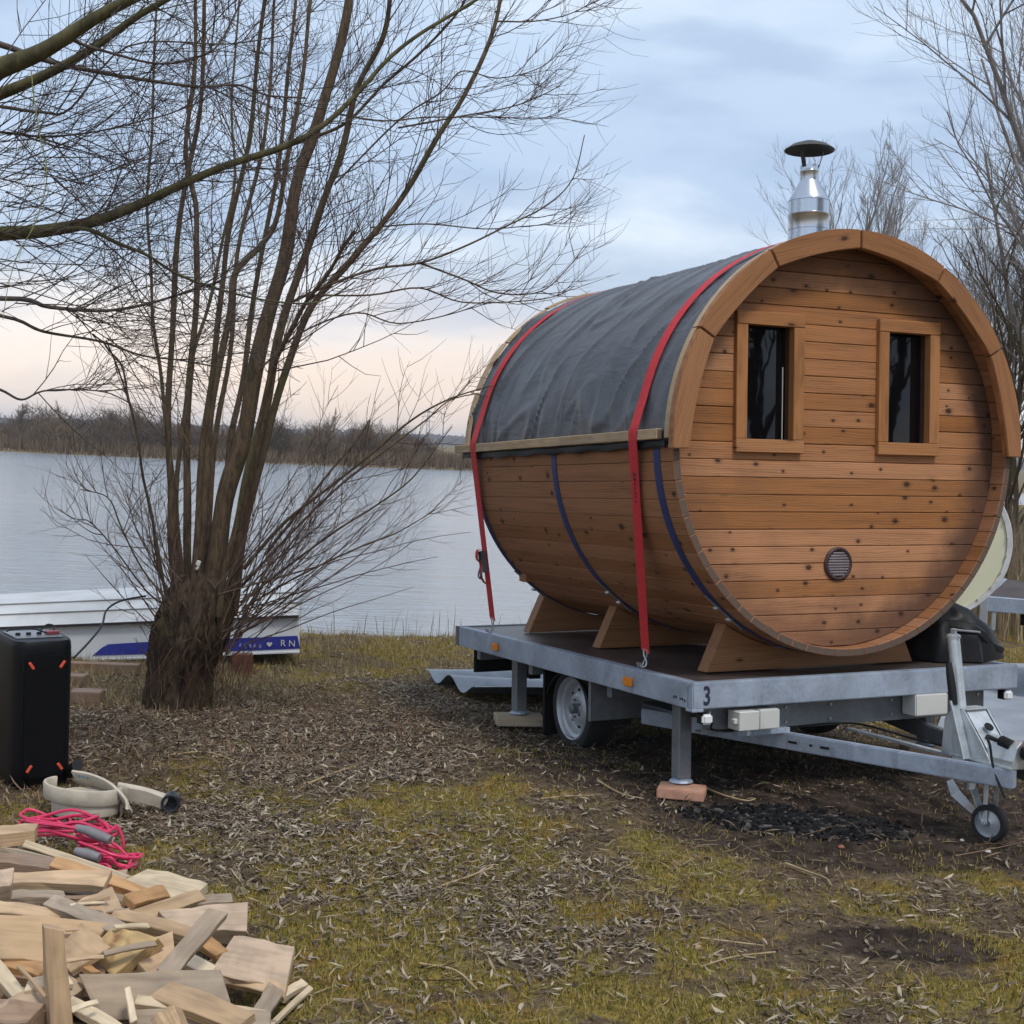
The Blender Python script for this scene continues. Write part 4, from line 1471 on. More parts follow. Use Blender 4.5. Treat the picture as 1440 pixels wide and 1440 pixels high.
# ------------------------------------------------------------------ party speaker
SW, SD, SH = .285, .46, .70
STH = R_(35)
cr_ = gnd(103, 1103)
sc_ = cr_ - np.array((math.cos(STH), math.sin(STH), 0)) * SW / 2 + np.array((-math.sin(STH), math.cos(STH), 0)) * SD / 2
spk = empty('party_speaker', 'black party speaker with orange corner accents standing at the left', 'speaker', (sc_[0], sc_[1], float(gz(sc_[0], sc_[1])) + .002), STH)
M_spk = simple('speaker_body', (.003, .0035, .005), .45, var=.2, scale=20, bump=.1, spec=.22)
M_grille = simple('speaker_grille', (.003, .003, .004), .7, spec=.15, bump=.6, bscale=600)
body = MB()
pl = []
for k in range(32):
    a = 2 * math.pi * k / 32
    e = 5.
    pl.append((SW / 2 * math.copysign(abs(math.cos(a)) ** (2 / e), math.cos(a)), SD / 2 * math.copysign(abs(math.sin(a)) ** (2 / e), math.sin(a))))
for z, s in ((.0, .95), (.02, .985), (.10, 1.), (.35, .992), (.60, .995), (.665, .99), (.690, .975), (.70, .95)):
    body.v.append(np.array([(x * s, y * s, z) for x, y in pl]))
nb = len(pl)
body.n = nb * 8
body.f = [(i * nb + j, i * nb + (j + 1) % nb, (i + 1) * nb + (j + 1) % nb, (i + 1) * nb + j) for i in range(7) for j in range(nb)] + [tuple(range(nb))[::-1], tuple(7 * nb + j for j in range(nb))]
body.build('body', M_spk, spk, smooth=True)
gp = []
gw, gh = .108, .30
for k in range(40):
    a = 2 * math.pi * k / 40
    gp.append((gw * math.copysign(abs(math.cos(a)) ** (2 / 7), math.cos(a)) + .0, .345 + gh * math.copysign(abs(math.sin(a)) ** (2 / 7), math.sin(a))))
fr = MB().prism(gp, -SD / 2 - .010, -SD / 2 + .02, axis=1).build('front_panel', M_spk, spk, .006, seg=2)
gp2 = [(x * .93, .345 + (z - .345) * .965) for x, z in gp]
MB().prism(gp2, -SD / 2 - .013, -SD / 2, axis=1).build('grille', M_grille, spk, .002)
M_or = simple('orange_accent', (.62, .085, .04), .4, var=.05)
for sx, sz, rot in ((-1, 1, -.6), (1, 1, .6), (-1, -1, .6), (1, -1, -.6)):
    MB().box((sx * .072, -SD / 2 - .016, .345 + sz * .245), (.014, .008, .040), rotm('Y', -.6 * sx * sz * -1)).build('accent', M_or, spk, .003)
MB().b(-.11, .11, -.12, .12, .7005, .706).build('control_panel', simple('grey_control_panel', (.16, .17, .19), .3), spk, .002)
kb = MB()
for x in (-.08, -.03, .02, .07):
    kb.lathe([(.012, 0), (.012, .010), (.009, .012), (0, .012)], 14, o=(x, -.03, .706))
kb.build('knobs', M_black, spk)
MB().tube(catmull([(.04, .02, .715), (.08, .05, .74), (.11, .03, .735), (.09, -.02, .72), (.05, -.04, .715), (.0, 0, .73), (-.08, .05, .725), (-.12, .02, .72)], 6), .004, 6).build('loose_lead', M_black, spk, smooth=True)
MB().b(.05, .11, -.06, -.01, .7065, .722).build('plug', simple('red_plug', (.22, .03, .04), .4), spk, .003)
cb = MB().tube(catmull([aty(104, 925, 6.55), aty(125, 903, 6.9), aty(143, 880, 7.3), aty(150, 858, 7.7), aty(170, 845, 8.1), aty(205, 838, 8.5)], 6), .006, 6).build('cable', M_black, None, smooth=True)
tag(cb, 'black cable strung from the speaker to the willow trunk', 'cable')

# ------------------------------------------------------------------ fire hose
M_hose = simple('cream_hose_canvas', (.52, .46, .37), .8, var=.12, scale=14, bump=.5, bscale=260)
hc0 = gnd(118, 1143)
hose = empty('flat_hose', 'cream flat fire hose in a loose coil on the leaves', 'hose', tuple(hc0))


def ring_pts(cx, cy, rx, ry, z, a0, a1, n=40, tilt=0.):
    A_ = np.linspace(a0, a1, n)
    return np.array([(cx + rx * math.cos(a), cy + ry * math.sin(a), z + tilt * math.cos(a)) for a in A_])


spi = np.array([((.155 - .017 * a / 6.283) * math.cos(a) + .01, (.115 - .015 * a / 6.283) * math.sin(a), .045 + .002 * math.sin(a * 1.3)) for a in np.linspace(0, 6.283 * 6, 200)])
MB().sweep(spi, (0, 0, 1), .085, .012).build('hose_loop', M_hose, hose, smooth=True)
MB().sweep(ring_pts(-.005, .005, .168, .125, .098, R_(150), R_(395), 50, -.012), (0, -.10, 1), .07, .016).build('hose_loop', M_hose, hose, smooth=True)
pA = gnd(170, 1150) - hc0
pts = catmull([(.17, -.08, .10), (.155, -.02, .135), (.06, .08, .165), (-.02, .15, .19), (-.04, .19, .17), (.02, .17, .12)], 8)
lp_ = [aty(106, 1093, 6.12), aty(132, 1098, 6.08), aty(158, 1110, 6.02), aty(178, 1130, 5.95), aty(182, 1142, 5.93)]
loc = [p_ - hc0 for p_ in lp_]
MB().sweep(catmull(loc, 8), (-.12, -.55, .8), .088, .016).build('hose_run', M_hose, hose, smooth=True)
lp_ = [aty(166, 1112, 6.02), aty(190, 1116, 6.02), aty(212, 1121, 6.05), aty(232, 1127, 6.08)]
MB().sweep(catmull([p_ - hc0 for p_ in lp_], 8), (0, -.3, .9), np.linspace(.085, .06, 25), np.linspace(.02, .05, 25)).build('hose_run', M_hose, hose, smooth=True)
cc_ = aty(240, 1129, 6.07) - hc0
cc_[2] = max(cc_[2], .045)
Mr = rotm('Z', .15) @ rotm('X', math.pi / 2)
cpg = MB().lathe([(.030, -.05), (.040, -.045), (.042, .02), (.038, .026), (.030, .024), (.028, -.01), (0, -.012)], 28, Mr, cc_).build('coupling', simple('dark_hose_coupling', (.05, .055, .065), .35, .6), hose, smooth=True)
stm = MB()
for k in range(9):
    c = aty(110 + k * 3.0, 1092 + k * .6 + (k % 2), 6.108 - k * .004) - hc0 + (0, -.017, .012)
    stm.box(c, (.006, .004, .018), rotm('Y', .25 * (k % 3 - 1)) @ rotm('X', .5))
stm.build('blue_print', simple('blue_hose_print', (.16, .30, .48), .7), hose)
MB().cyl(aty(96, 1086, 6.5) - hc0, aty(109, 1076, 6.42) - hc0, .028, 14).build('end_coupling', M_black, hose, smooth=True)

# ------------------------------------------------------------------ pink cord
M_pink = simple('pink_cord', (.62, .035, .115), .45, var=.1, scale=10)
pc = gnd(117, 1218)
cord = empty('extension_cord', 'pink extension cord in a messy coil behind the firewood', 'cord', tuple(pc))
cpath = []
for k, (cx, cy, rx, ry, dz) in enumerate([(-.10, .08, .17, .07, .10), (-.06, .06, .18, .08, .12), (-.12, .05, .15, .06, .13), (-.04, .07, .16, .05, .15), (.10, .0, .12, .06, .08), (.12, -.02, .09, .05, .06), (.15, -.04, .06, .06, .05), (-.13, .07, .15, .05, .17), (-.08, .04, .17, .07, .15), (.09, -.03, .10, .05, .09), (.14, -.05, .05, .04, .07)]):
    for a in np.linspace(0, 2 * math.pi, 9)[:-1]:
        cpath.append((cx + rx * math.cos(a + k * .3) + random.uniform(-.012, .012), cy + ry * math.sin(a + k * .3) + random.uniform(-.01, .01), dz + random.uniform(-.012, .02) - .25 * max(0, cx + rx * math.cos(a + k * .3) - .05)))
cpath = np.array(cpath); cpath[:, 2] = np.maximum(cpath[:, 2], .012)
MB().tube(catmull(cpath, 5), .0062, 7).build('cord', M_pink, cord, smooth=True)
M_plug = simple('grey_rubber_plug', (.20, .19, .20), .45)
MB().tube([(-.03, -.01, .155), (.02, -.025, .15), (.08, -.045, .135), (.12, -.055, .125)], [.014, .019, .021, .017], 10).build('plug', M_plug, cord, smooth=True)
MB().tube([(.0, -.10, .09), (.045, -.115, .085), (.10, -.125, .075)], [.016, .022, .018], 10).build('socket', M_plug, cord, smooth=True)

# ------------------------------------------------------------------ firewood
WM = dict(
    tan=wood('tan_firewood', (.50, .345, .205), (.30, .19, .105), rand=.16, grey=.12, bump=.5),
    pale=wood('pale_firewood', (.62, .50, .34), (.42, .30, .19), rand=.10),
    orange=wood('orange_firewood', (.47, .27, .125), (.26, .13, .06), rand=.12),
    grey=wood('weathered_firewood', (.37, .285, .20), (.20, .145, .10), rand=.18, grey=.35, bump=.5),
    pink=wood('pinkish_firewood', (.48, .355, .25), (.30, .205, .14), rand=.1, grey=.12, bump=.5),
    brown=wood('brown_firewood', (.29, .19, .125), (.10, .06, .04), rand=.15, grey=.3),
    knot=wood('knotty_firewood', (.52, .36, .17), (.24, .10, .04), knots=.8, rand=.05, kscale=(11, 12)),
)


# ---- pieces: (px0,py0,px1,py1, z0,z1, width(m), thick(m), roll, material, label)
FW = [
    (-45, 1182, 51, 1173, .20, .20, .075, .055, .1, 'tan', 'square-cut light beam end at the far top-left corner of the firewood heap'),
    (36, 1188, 187, 1240, .17, .10, .07, .03, -.5, 'pale', 'greenish pale batten slanting along the pink cord'),
    (-40, 1188, 70, 1212, .15, .15, .06, .03, -.3, 'grey', 'grey board under the far top-left beam end'),
    (-40, 1208, 78, 1222, .15, .14, .07, .04, .2, 'brown', 'brown weathered plank below the far beam end, behind the long light plank'),
    (74, 1214, 204, 1258, .17, .12, .05, .028, .3, 'orange', 'orange batten running down to the pale square board'),
    (10, 1241, 152, 1239, .19, .19, .07, .035, .35, 'tan', 'long light plank lying level across the upper left of the heap'),
    (-50, 1262, 17, 1247, .21, .22, .09, .09, .4, 'pink', 'reddish round log end at the left edge of the photo'),
    (16, 1262, 92, 1263, .17, .17, .05, .028, .2, 'grey', 'short grey batten just below the long light plank'),
    (54, 1250, 182, 1268, .14, .12, .05, .02, .1, 'grey', 'thin grey lath passing under the triangular offcut'),
    (90, 1268, 150, 1270, .17, .16, .035, .03, 0, 'brown', 'dark-ended short batten beside the triangular offcut'),
    (182, 1240, 278, 1262, .12, .10, .19, .035, .05, 'pale', 'pale square board, the brightest piece, beyond the orange wedge'),
    (180, 1270, 232, 1256, .16, .15, .055, .03, .5, 'orange', 'orange wedge on top of the pale square board'),
    (195, 1292, 282, 1262, .12, .12, .06, .03, .4, 'tan', 'light offcut leaning under the pale square board'),
    (236, 1281, 326, 1270, .09, .09, .06, .05, .1, 'grey', 'stubby grey post at the far right side of the heap'),
    (232, 1304, 346, 1296, .12, .11, .10, .06, .55, 'pink', 'thick grey-pink beam with an orange slanted end'),
    (-40, 1276, 86, 1294, .20, .19, .055, .035, .3, 'tan', 'light batten below the round log end at the left edge'),
    (70, 1270, 172, 1313, .22, .21, .055, .035, .3, 'grey', 'grey square batten lying over the triangular offcut'),
    (120, 1292, 165, 1270, .19, .19, .12, .02, .6, 'tan', 'triangular light offcut in the middle of the heap'),
    (160, 1288, 292, 1326, .18, .16, .05, .04, .3, 'tan', 'long light batten running to the crossing grey diagonal'),
    (-45, 1318, 132, 1332, .20, .18, .17, .035, .45, 'tan', 'wide light board behind the upright post'),
    (-40, 1345, 70, 1362, .15, .15, .08, .03, .3, 'orange', 'split orange board edge left of the upright post'),
    (96, 1322, 130, 1352, .21, .19, .12, .022, .5, 'tan', 'cut plate of light wood right beside the upright post'),
    (20, 1362, 146, 1380, .13, .13, .11, .035, .3, 'brown', 'brown-grey plank passing behind the upright post'),
    (108, 1356, 135, 1372, .17, .16, .025, .02, 0, 'orange', 'small orange stick in the middle of the heap'),
    (142, 1332, 196, 1352, .18, .17, .13, .05, .7, 'knot', 'knotty yellow block with an orange stain'),
    (190, 1356, 242, 1336, .16, .17, .11, .03, .6, 'tan', 'tan wedge between the knotty block and the grey diagonal'),
    (228, 1376, 306, 1284, .19, .30, .055, .03, .5, 'grey', 'grey batten propped diagonally over the heap'),
    (276, 1318, 313, 1346, .16, .14, .045, .03, .3, 'orange', 'short orange stub right of the grey diagonal'),
    (245, 1345, 300, 1372, .13, .12, .05, .03, .3, 'pale', 'pale split stick behind the pinkish board'),
    (312, 1346, 408, 1366, .14, .12, .16, .03, .45, 'pink', 'pinkish flat board with a nail hole near the right end'),
    (330, 1326, 404, 1354, .11, .10, .045, .03, .2, 'orange', 'orange batten along the far edge of the pinkish board'),
    (126, 1402, 322, 1402, .15, .15, .13, .035, .95, 'grey', 'large grey board on its edge across the front of the heap'),
    (310, 1376, 402, 1396, .09, .09, .04, .025, .6, 'tan', 'light lath under the near edge of the pinkish board'),
    (226, 1396, 345, 1442, .17, .15, .08, .03, .3, 'tan', 'light split plank near the bottom centre of the heap'),
    (190, 1410, 372, 1434, .16, .12, .04, .03, .5, 'pale', 'pale splintered stick crossing the bottom of the heap'),
    (395, 1404, 428, 1384, .035, .035, .03, .022, .2, 'pale', 'short pale stick lying just right of the heap'),
    (378, 1446, 437, 1390, .03, .03, .018, .015, .2, 'pale', 'long thin bright stick on the grass right of the heap'),
    (358, 1442, 390, 1388, .09, .09, .05, .03, .3, 'grey', 'grey batten end pointing at the near right corner of the heap'),
    (4, 1440, 104, 1386, .14, .16, .09, .04, .4, 'pink', 'reddish plank tilted beside the upright post'),
    (98, 1412, 168, 1452, .15, .14, .035, .028, .3, 'pale', 'pale stick starting at the foot of the upright post'),
    (142, 1422, 184, 1428, .10, .10, .07, .05, .2, 'brown', 'brown block below the large grey board'),
    (180, 1392, 188, 1440, .20, .14, .018, .03, .2, 'pale', 'narrow pale splinter standing against the large grey board'),
    (-20, 1345, 34, 1412, .17, .15, .04, .03, .3, 'pale', 'pale split stick at the left edge below the wide light board'),
    (-50, 1436, 52, 1440, .13, .13, .09, .07, .3, 'brown', 'dark brown log in the bottom left corner'),
    (225, 1452, 256, 1430, .16, .20, .07, .05, .8, 'tan', 'blunt light wedge at the bottom edge of the photo'),
    (190, 1450, 380, 1448, .10, .10, .10, .035, .9, 'grey', 'grey board along the bottom edge of the photo'),
    (36, 1390, 98, 1378, .19, .19, .05, .02, .3, 'pale', 'small pale offcut behind the upright post'),
]


def wood_piece(p0, p1, w, t, roll, mat, seed):
    r_ = random.Random(seed)
    p0 = np.array(p0); p1 = np.array(p1)
    d = p1 - p0; L = np.linalg.norm(d); d = d / L
    side = np.cross(d, (0, 0, 1.)); side /= np.linalg.norm(side) + 1e-9
    if side[1] < 0: side = -side; 
    upv = np.cross(side, d)
    if upv[2] < 0: upv = -upv
    # roll so the broad face leans to the viewer
    c, s = math.cos(roll), math.sin(roll)
    wv = side * c + upv * s
    tv = np.cross(d, wv)
    Mx = Matrix(np.stack([d, wv, tv], 1).tolist()).to_4x4()
    if Mx.determinant() < 0:
        tv = -tv
        Mx = Matrix(np.stack([d, wv, tv], 1).tolist()).to_4x4()
    Mx.translation = Vector((p0 + p1) / 2)
    n = 7
    V = []
    e0, e1 = r_.uniform(-.28, .28) * w, r_.uniform(-.28, .28) * w
    tw = r_.uniform(-.07, .07); tp_ = r_.uniform(-.35, .35)
    for i in range(n):
        f = i / (n - 1)
        x = (f - .5) * L
        for sy, sz in ((-1, -1), (1, -1), (1, 1), (-1, 1)):
            xx = x + (e0 * sy if i == 0 else e1 * sy if i == n - 1 else 0)
            ww_ = w / 2 * (1 + tp_ * (f - .5) + r_.uniform(-.07, .07)); tt_ = t / 2 * (1 - tp_ * .6 * (f - .5) + r_.uniform(-.12, .12))
            a = tw * (f - .5)
            V.append((xx, sy * ww_ - sz * tt_ * a * 3, sz * tt_ + sy * ww_ * a * 3 + .004 * math.sin(f * 3)))
    Fc = [(i * 4 + j, i * 4 + (j + 1) % 4, i * 4 + 4 + (j + 1) % 4, i * 4 + 4 + j) for i in range(n - 1) for j in range(4)] + [(3, 2, 1, 0), (n * 4 - 4, n * 4 - 3, n * 4 - 2, n * 4 - 1)]
    o = MB().add(V, Fc).build('firewood_piece', WM[mat], None, .0022)
    o.matrix_world = Mx
    return o


for k, (x0, y0, x1, y1, z0, z1, w, t, roll, mt, lb) in enumerate(FW):
    a = atz(x0, y0, z0); b_ = atz(x1, y1, z1)
    o = wood_piece(a, b_, w, t, roll, mt, k)
    tag(o, lb, 'firewood', 'firewood pieces in the heap')
# upright post
pb = atz(90, 1505, .0); ptp = aty(74, 1303, pb[1] + .02)
o = wood_piece(pb + (0, 0, -.02), ptp, .055, .045, .6, 'tan', 99)
tag(o, 'square post standing upright in front of the heap', 'firewood', 'firewood pieces in the heap')
# buried pieces that carry the heap
for k in range(46):
    px = random.uniform(-60, 330); py = random.uniform(1225, 1455)
    if px > 190 and py < 1285: px -= 170
    if px > 250 + (py - 1285) * .5: px -= 120
    hh = .03 + .085 * random.random() * min(1, max(.1, (330 - px) / 150)) * min(1, (py - 1200) / 60)
    c = atz(px, py, hh); an = random.uniform(0, math.pi); L = random.uniform(.16, .34)
    d = np.array((math.cos(an), math.sin(an), random.uniform(-.12, .12))) * L / 2
    o = wood_piece(c - d, c + d, random.uniform(.03, .08), random.uniform(.018, .042), random.uniform(-.3, .6), mq_ := random.choice(['grey', 'brown', 'tan', 'tan', 'pink', 'orange']), 200 + k)
    tag(o, dict(grey='weathered grey', brown='dark brown', tan='light tan', pink='pinkish', orange='orange')[mq_] + ' offcut lying deep in the firewood heap under the other pieces', 'firewood', 'buried pieces of the firewood heap')
for k in range(13):
    px = random.uniform(-10, 400); py = random.uniform(1260, 1440)
    if px > 215 + (py - 1260) * 1.0: px *= .55
    hh = .20 if px < 200 else .15 if px < 300 else .04
    hh += random.uniform(-.01, .04) if py < 1400 else .0
    c = atz(px, py, hh); an = random.uniform(-.9, .9); L = random.uniform(.07, .17)
    d = np.array((math.cos(an), math.sin(an), random.uniform(-.25, .25))) * L / 2
    mq_ = random.choice(['tan', 'pale', 'tan', 'grey'])
    o = wood_piece(c - d, c + d, random.uniform(.010, .022), random.uniform(.006, .014), random.uniform(-.5, .6), mq_, 400 + k)
    tag(o, dict(tan='thin tan', pale='thin pale', grey='thin greyish')[mq_] + ' splinter of kindling lying loose on the firewood heap', 'kindling', 'loose splinters on the firewood heap')
for px, py, s, lb in ((475, 1327, .028, 'small light wood chip on the moss right of the firewood'), (979, 1335, .026, 'small tan wood chip on the grass below the trailer drawbar, left of the mud patch')):
    c = gnd(px, py)
    o = MB().box((0, 0, .008), (s, s * .8, .016)).build('wood_chip', WM['tan'], None, .003)
    o.location = c; o.rotation_euler = (0, .1, random.random())
    tag(o, lb, 'wood chip')
#=====PART2=====

# ------------------------------------------------------------------ branches
def bez_branch(start, d, L, bend, n=6, wob=.04):
    """curved branch: direction d drifting towards bend"""
    d = np.array(d, float); d /= np.linalg.norm(d) + 1e-9
    pts = [np.array(start, float)]
    st_ = L / (n - 1)
    for i in range(n - 1):
        d = d + np.array(bend) / (n - 1) + rng.normal(0, wob, 3)
        d /= np.linalg.norm(d) + 1e-9
        pts.append(pts[-1] + d * st_)
    return np.array(pts)


def perp(d, az_):
    d = d / (np.linalg.norm(d) + 1e-9)
    a = np.cross(d, (0.13, .21, .97)); a /= np.linalg.norm(a) + 1e-9
    b_ = np.cross(d, a)
    return a * math.cos(az_) + b_ * math.sin(az_)


def twigs_on(tb, path, r0, count, t0, t1, Lr, ang, bend, sub=(3, 6), subL=(.12, .4), rad=.0035, bias=None, levels=2):
    """side branches with twigs along a path"""
    n = len(path)
    for _ in range(count):
        t = t0 + (t1 - t0) * rng.random()
        i = min(int(t * (n - 1)), n - 2); f = t * (n - 1) - i
        p = path[i] * (1 - f) + path[i + 1] * f
        d0 = path[i + 1] - path[i]; d0 /= np.linalg.norm(d0) + 1e-9
        s = perp(d0, rng.random() * 6.283)
        if bias is not None:
            s = s + np.array(bias) * rng.random(); s /= np.linalg.norm(s)
        a = ang[0] + (ang[1] - ang[0]) * rng.random()
        d = d0 * math.cos(a) + s * math.sin(a)
        L = (Lr[0] + (Lr[1] - Lr[0]) * rng.random() ** 1.5) * (1.15 - .5 * t)
        br_ = bez_branch(p, d, L, bend, 7, .09)
        rr0 = rad * (.7 + .9 * L / Lr[1])
        tb.tube(br_, np.linspace(rr0, rr0 * .35, 7), 3)
        if levels > 1:
            for _k in range(rng.integers(sub[0], sub[1] + 1)):
                tt = .12 + .8 * rng.random()
                i2 = min(int(tt * 6), 5)
                p2 = br_[i2] + (br_[i2 + 1] - br_[i2]) * (tt * 6 - i2)
                dd = br_[i2 + 1] - br_[i2]; dd /= np.linalg.norm(dd) + 1e-9
                s2 = perp(dd, rng.random() * 6.283)
                a2 = .4 + .7 * rng.random()
                L2 = subL[0] + (subL[1] - subL[0]) * rng.random()
                tw_ = bez_branch(p2, dd * math.cos(a2) + s2 * math.sin(a2), L2, np.array(bend) * .8, 4, .12)
                tb.tube(tw_, np.linspace(rr0 * .55, rr0 * .25, 4), 3)
                if levels > 2:
                    for _m in range(2):
                        p3 = tw_[rng.integers(1, 3)]
                        s3 = perp(dd, rng.random() * 6.283)
                        tw3 = bez_branch(p3, (tw_[-1] - tw_[0]) / L2 + s3 * .8, L2 * .5, np.array(bend) * .8, 3, .1)
                        tb.tube(tw3, np.linspace(rr0 * .35, rr0 * .2, 3), 3)


# ------------------------------------------------------------------ the many-stemmed willow
WB = gnd(262, 1004)
WY = WB[1]
willow = empty('willow_tree', 'many-stemmed bare willow with a shaggy trunk base at the lake edge', 'tree', tuple(WB))
# trunk base, lumpy, traced from the photograph at the trunk's own distance
lev = [(1012, 200, 294), (1000, 204, 291), (975, 208, 293), (940, 212, 300), (905, 215, 315), (870, 224, 324), (845, 233, 326), (825, 244, 318), (808, 254, 304)]
nt = 200
Vt = []
for li, (py, xl, xr) in enumerate(catmull(np.array(lev, float), 12)):
    a = aty(xl, py, WY + .22); b_ = aty(xr, py, WY + .22)
    cx = (a[0] + b_[0]) / 2; rx = (b_[0] - a[0]) / 2; z = (a[2] + b_[2]) / 2
    for j in range(nt):
        th = 2 * math.pi * j / nt
        nz_ = 1 + .26 * (float(fbm(np.array(math.cos(th) * 3.1 + 9), np.array(math.sin(th) * 3.1 + z * 1.6), 101, 4)) - .5)
        nz_ += .07 * abs(math.sin(th * 9 + 2.5 * math.sin(z * 3) + 5 * float(vnoise(np.array(th * 2), np.array(z * 3.), 7))))
        fu = float(fbm(np.array(math.cos(th) * 14 + 40 + .6 * math.sin(z * 9)), np.array(math.sin(th) * 14 + 40 + z * 5.5), 111, 4))
        nz_ += .16 * (abs(fu - .5) * 2) ** .7 - .07
        if z < WB[2] + .12: nz_ += .10 * max(0, math.sin(th * 4 + 1)) * (WB[2] + .12 - z) / .12
        Vt.append((cx + rx * nz_ * math.cos(th), WY + .22 + rx * .95 * nz_ * math.sin(th), z))
nl = len(Vt) // nt
tm = MB().add(Vt, [(i * nt + j, i * nt + (j + 1) % nt, (i + 1) * nt + (j + 1) % nt, (i + 1) * nt + j) for i in range(nl - 1) for j in range(nt)] + [tuple((nl - 1) * nt + j for j in range(nt))])
tm.build('trunk', M_bark, willow, off=WB, smooth=True)
TYc = WY + .22
# stems: pixel path, base depth offset, top depth offset, radii in px (bottom, top)
STEMS = [
    ([(248, 860), (243, 780), (239, 700), (238, 560), (245, 400), (262, 250), (285, 130), (286, -10), (292, -160)], -.05, -.5, 11, 4),
    ([(256, 862), (247, 760), (240, 640), (224, 520), (214, 420), (208, 300), (214, 160), (222, -20)], .10, .6, 7, 3),
    ([(268, 862), (264, 760), (262, 640), (270, 500), (277, 380), (276, 300), (262, 220), (272, 110), (276, -20), (282, -160)], .0, .3, 12, 4),
    ([(276, 866), (281, 760), (290, 660), (300, 560), (322, 440), (332, 385), (366, 345), (392, 300), (408, 200), (428, 90), (438, -10), (450, -150)], .08, .8, 13, 4.5),
    ([(272, 864), (276, 760), (285, 640), (298, 520), (312, 420), (318, 340), (345, 230), (358, 120), (374, -10), (384, -140)], -.10, -.9, 10, 4),
    ([(292, 872), (303, 790), (318, 700), (340, 620), (358, 530), (382, 425), (404, 345), (420, 250), (446, 170), (478, 70), (492, -20), (505, -170)], .0, .15, 20, 7),
    ([(318, 868), (330, 790), (345, 700), (372, 580), (394, 470), (424, 370), (450, 300), (478, 220), (500, 130), (536, 60), (548, -10), (560, -150)], .05, -.5, 15, 5),
    ([(326, 866), (338, 780), (356, 690), (378, 600), (404, 520), (438, 430), (498, 362), (560, 286), (610, 200), (652, 138), (688, 56), (708, -20), (730, -150)], .1, .9, 13, 5),
    ([(306, 866), (322, 780), (345, 680), (372, 560), (400, 480), (432, 425), (470, 370), (497, 325)], -.15, -.7, 10, 4),
    ([(300, 866), (312, 740), (322, 640), (336, 560), (352, 460), (372, 330), (396, 210), (404, 100), (418, -10), (420, -140)], .2, 1.4, 11, 4),
    ([(284, 866), (292, 740), (306, 600), (326, 470), (338, 330), (372, 200), (380, 100), (388, -20), (396, -150)], .2, 1.0, 9, 3.5),
    ([(264, 862), (250, 760), (252, 640), (268, 520), (292, 430), (316, 330), (330, 240), (326, 130), (338, -10)], .15, 1.5, 8, 3),
    ([(236, 862), (222, 780), (206, 690), (190, 600), (172, 520), (150, 488), (132, 470)], -.1, -.8, 4.5, 2),
]
PXM = F_PX / TYc


def px_path(pts, d0, d1, m=5):
    P_ = []
    n = len(pts)
    for i, (x, y) in enumerate(pts):
        f = i / (n - 1)
        P_.append(aty(x, y, TYc + d0 + (d1 - d0) * f ** 1.2))
    return catmull(np.array(P_), m)


stem_paths = []
for k, (pts, d0, d1, r0, r1) in enumerate(STEMS):
    path = px_path(pts, d0, d1)
    n = len(path)
    f = np.linspace(0, 1, n)
    rad = (r1 + (r0 - r1) * (1 - f) ** 1.1) / PXM * (.74 if k == 5 else .52) * (1 + .05 * np.sin(f * 40 + k))
    path = path + .006 * np.stack([np.sin(f * 31 + k), np.cos(f * 27 + k), np.zeros(n)], 1)
    stem_paths.append((path, rad))
    tb = TB(); tb.tube(path, rad, 10)
    link('stem', tb.mesh('stem', off=WB), M_stem, willow)
# larger side branches
SIDE = [
    ([(404, 205), (445, 192), (490, 170), (540, 118), (590, 75), (640, 22), (662, -15)], .2, .0, 4.5, 2.5),
    ([(396, 432), (460, 402), (530, 378), (590, 370), (650, 348), (712, 318), (770, 288), (806, 250), (822, 190)], .2, .8, 3.8, 1.2),
    ([(590, 370), (650, 392), (700, 412), (760, 410), (800, 375), (822, 345)], .4, .8, 2.6, 1.),
    ([(430, 415), (520, 415), (590, 405), (650, 425), (740, 423), (786, 415), (808, 402)], .0, .6, 2.5, 1.),
    ([(520, 320), (600, 315), (680, 322), (740, 318), (808, 313)], .5, .9, 2.2, .9),
    ([(560, 180), (640, 165), (720, 150), (770, 130), (790, 118)], .3, .9, 2.4, 1.),
    ([(470, 260), (560, 170), (620, 130), (650, 100), (700, 110), (760, 95), (800, 60)], .2, .6, 2.4, 1.),
    ([(700, 30), (750, 30), (800, 20), (850, -5)], .8, 1., 2.2, 1.),
    ([(470, 160), (540, 170), (600, 165), (690, 165), (770, 165), (790, 150)], .1, .7, 2.2, .9),
    ([(365, 520), (420, 470), (500, 440), (560, 455), (640, 440), (690, 420)], -.2, .2, 2.6, 1.),
    ([(342, 800), (400, 735), (470, 680), (520, 640), (580, 590), (635, 560), (700, 540)], .0, -.2, 4.6, 1.4),
    ([(335, 830), (400, 760), (470, 690), (520, 650), (560, 620), (600, 590), (640, 560), (720, 548)], .1, .4, 3.6, 1.2),
    ([(338, 848), (400, 800), (470, 748), (530, 710), (580, 672), (626, 612), (636, 600)], -.1, .3, 3.4, 1.),
    ([(340, 856), (420, 810), (500, 772), (560, 748), (620, 712)], .0, .4, 2.8, 1.),
    ([(520, 590), (500, 620), (460, 668), (420, 720), (372, 780)], .2, .0, 1.6, 4.2),
    ([(240, 850), (200, 800), (170, 740), (152, 700), (112, 688)], -.2, -.6, 2.6, 1.),
    ([(238, 856), (205, 830), (160, 770), (128, 735), (110, 730)], .1, -.4, 2.4, 1.),
    ([(244, 850), (215, 790), (190, 740), (178, 690)], .1, .2, 2.2, 1.),
]
side_paths = []
tbs = TB()
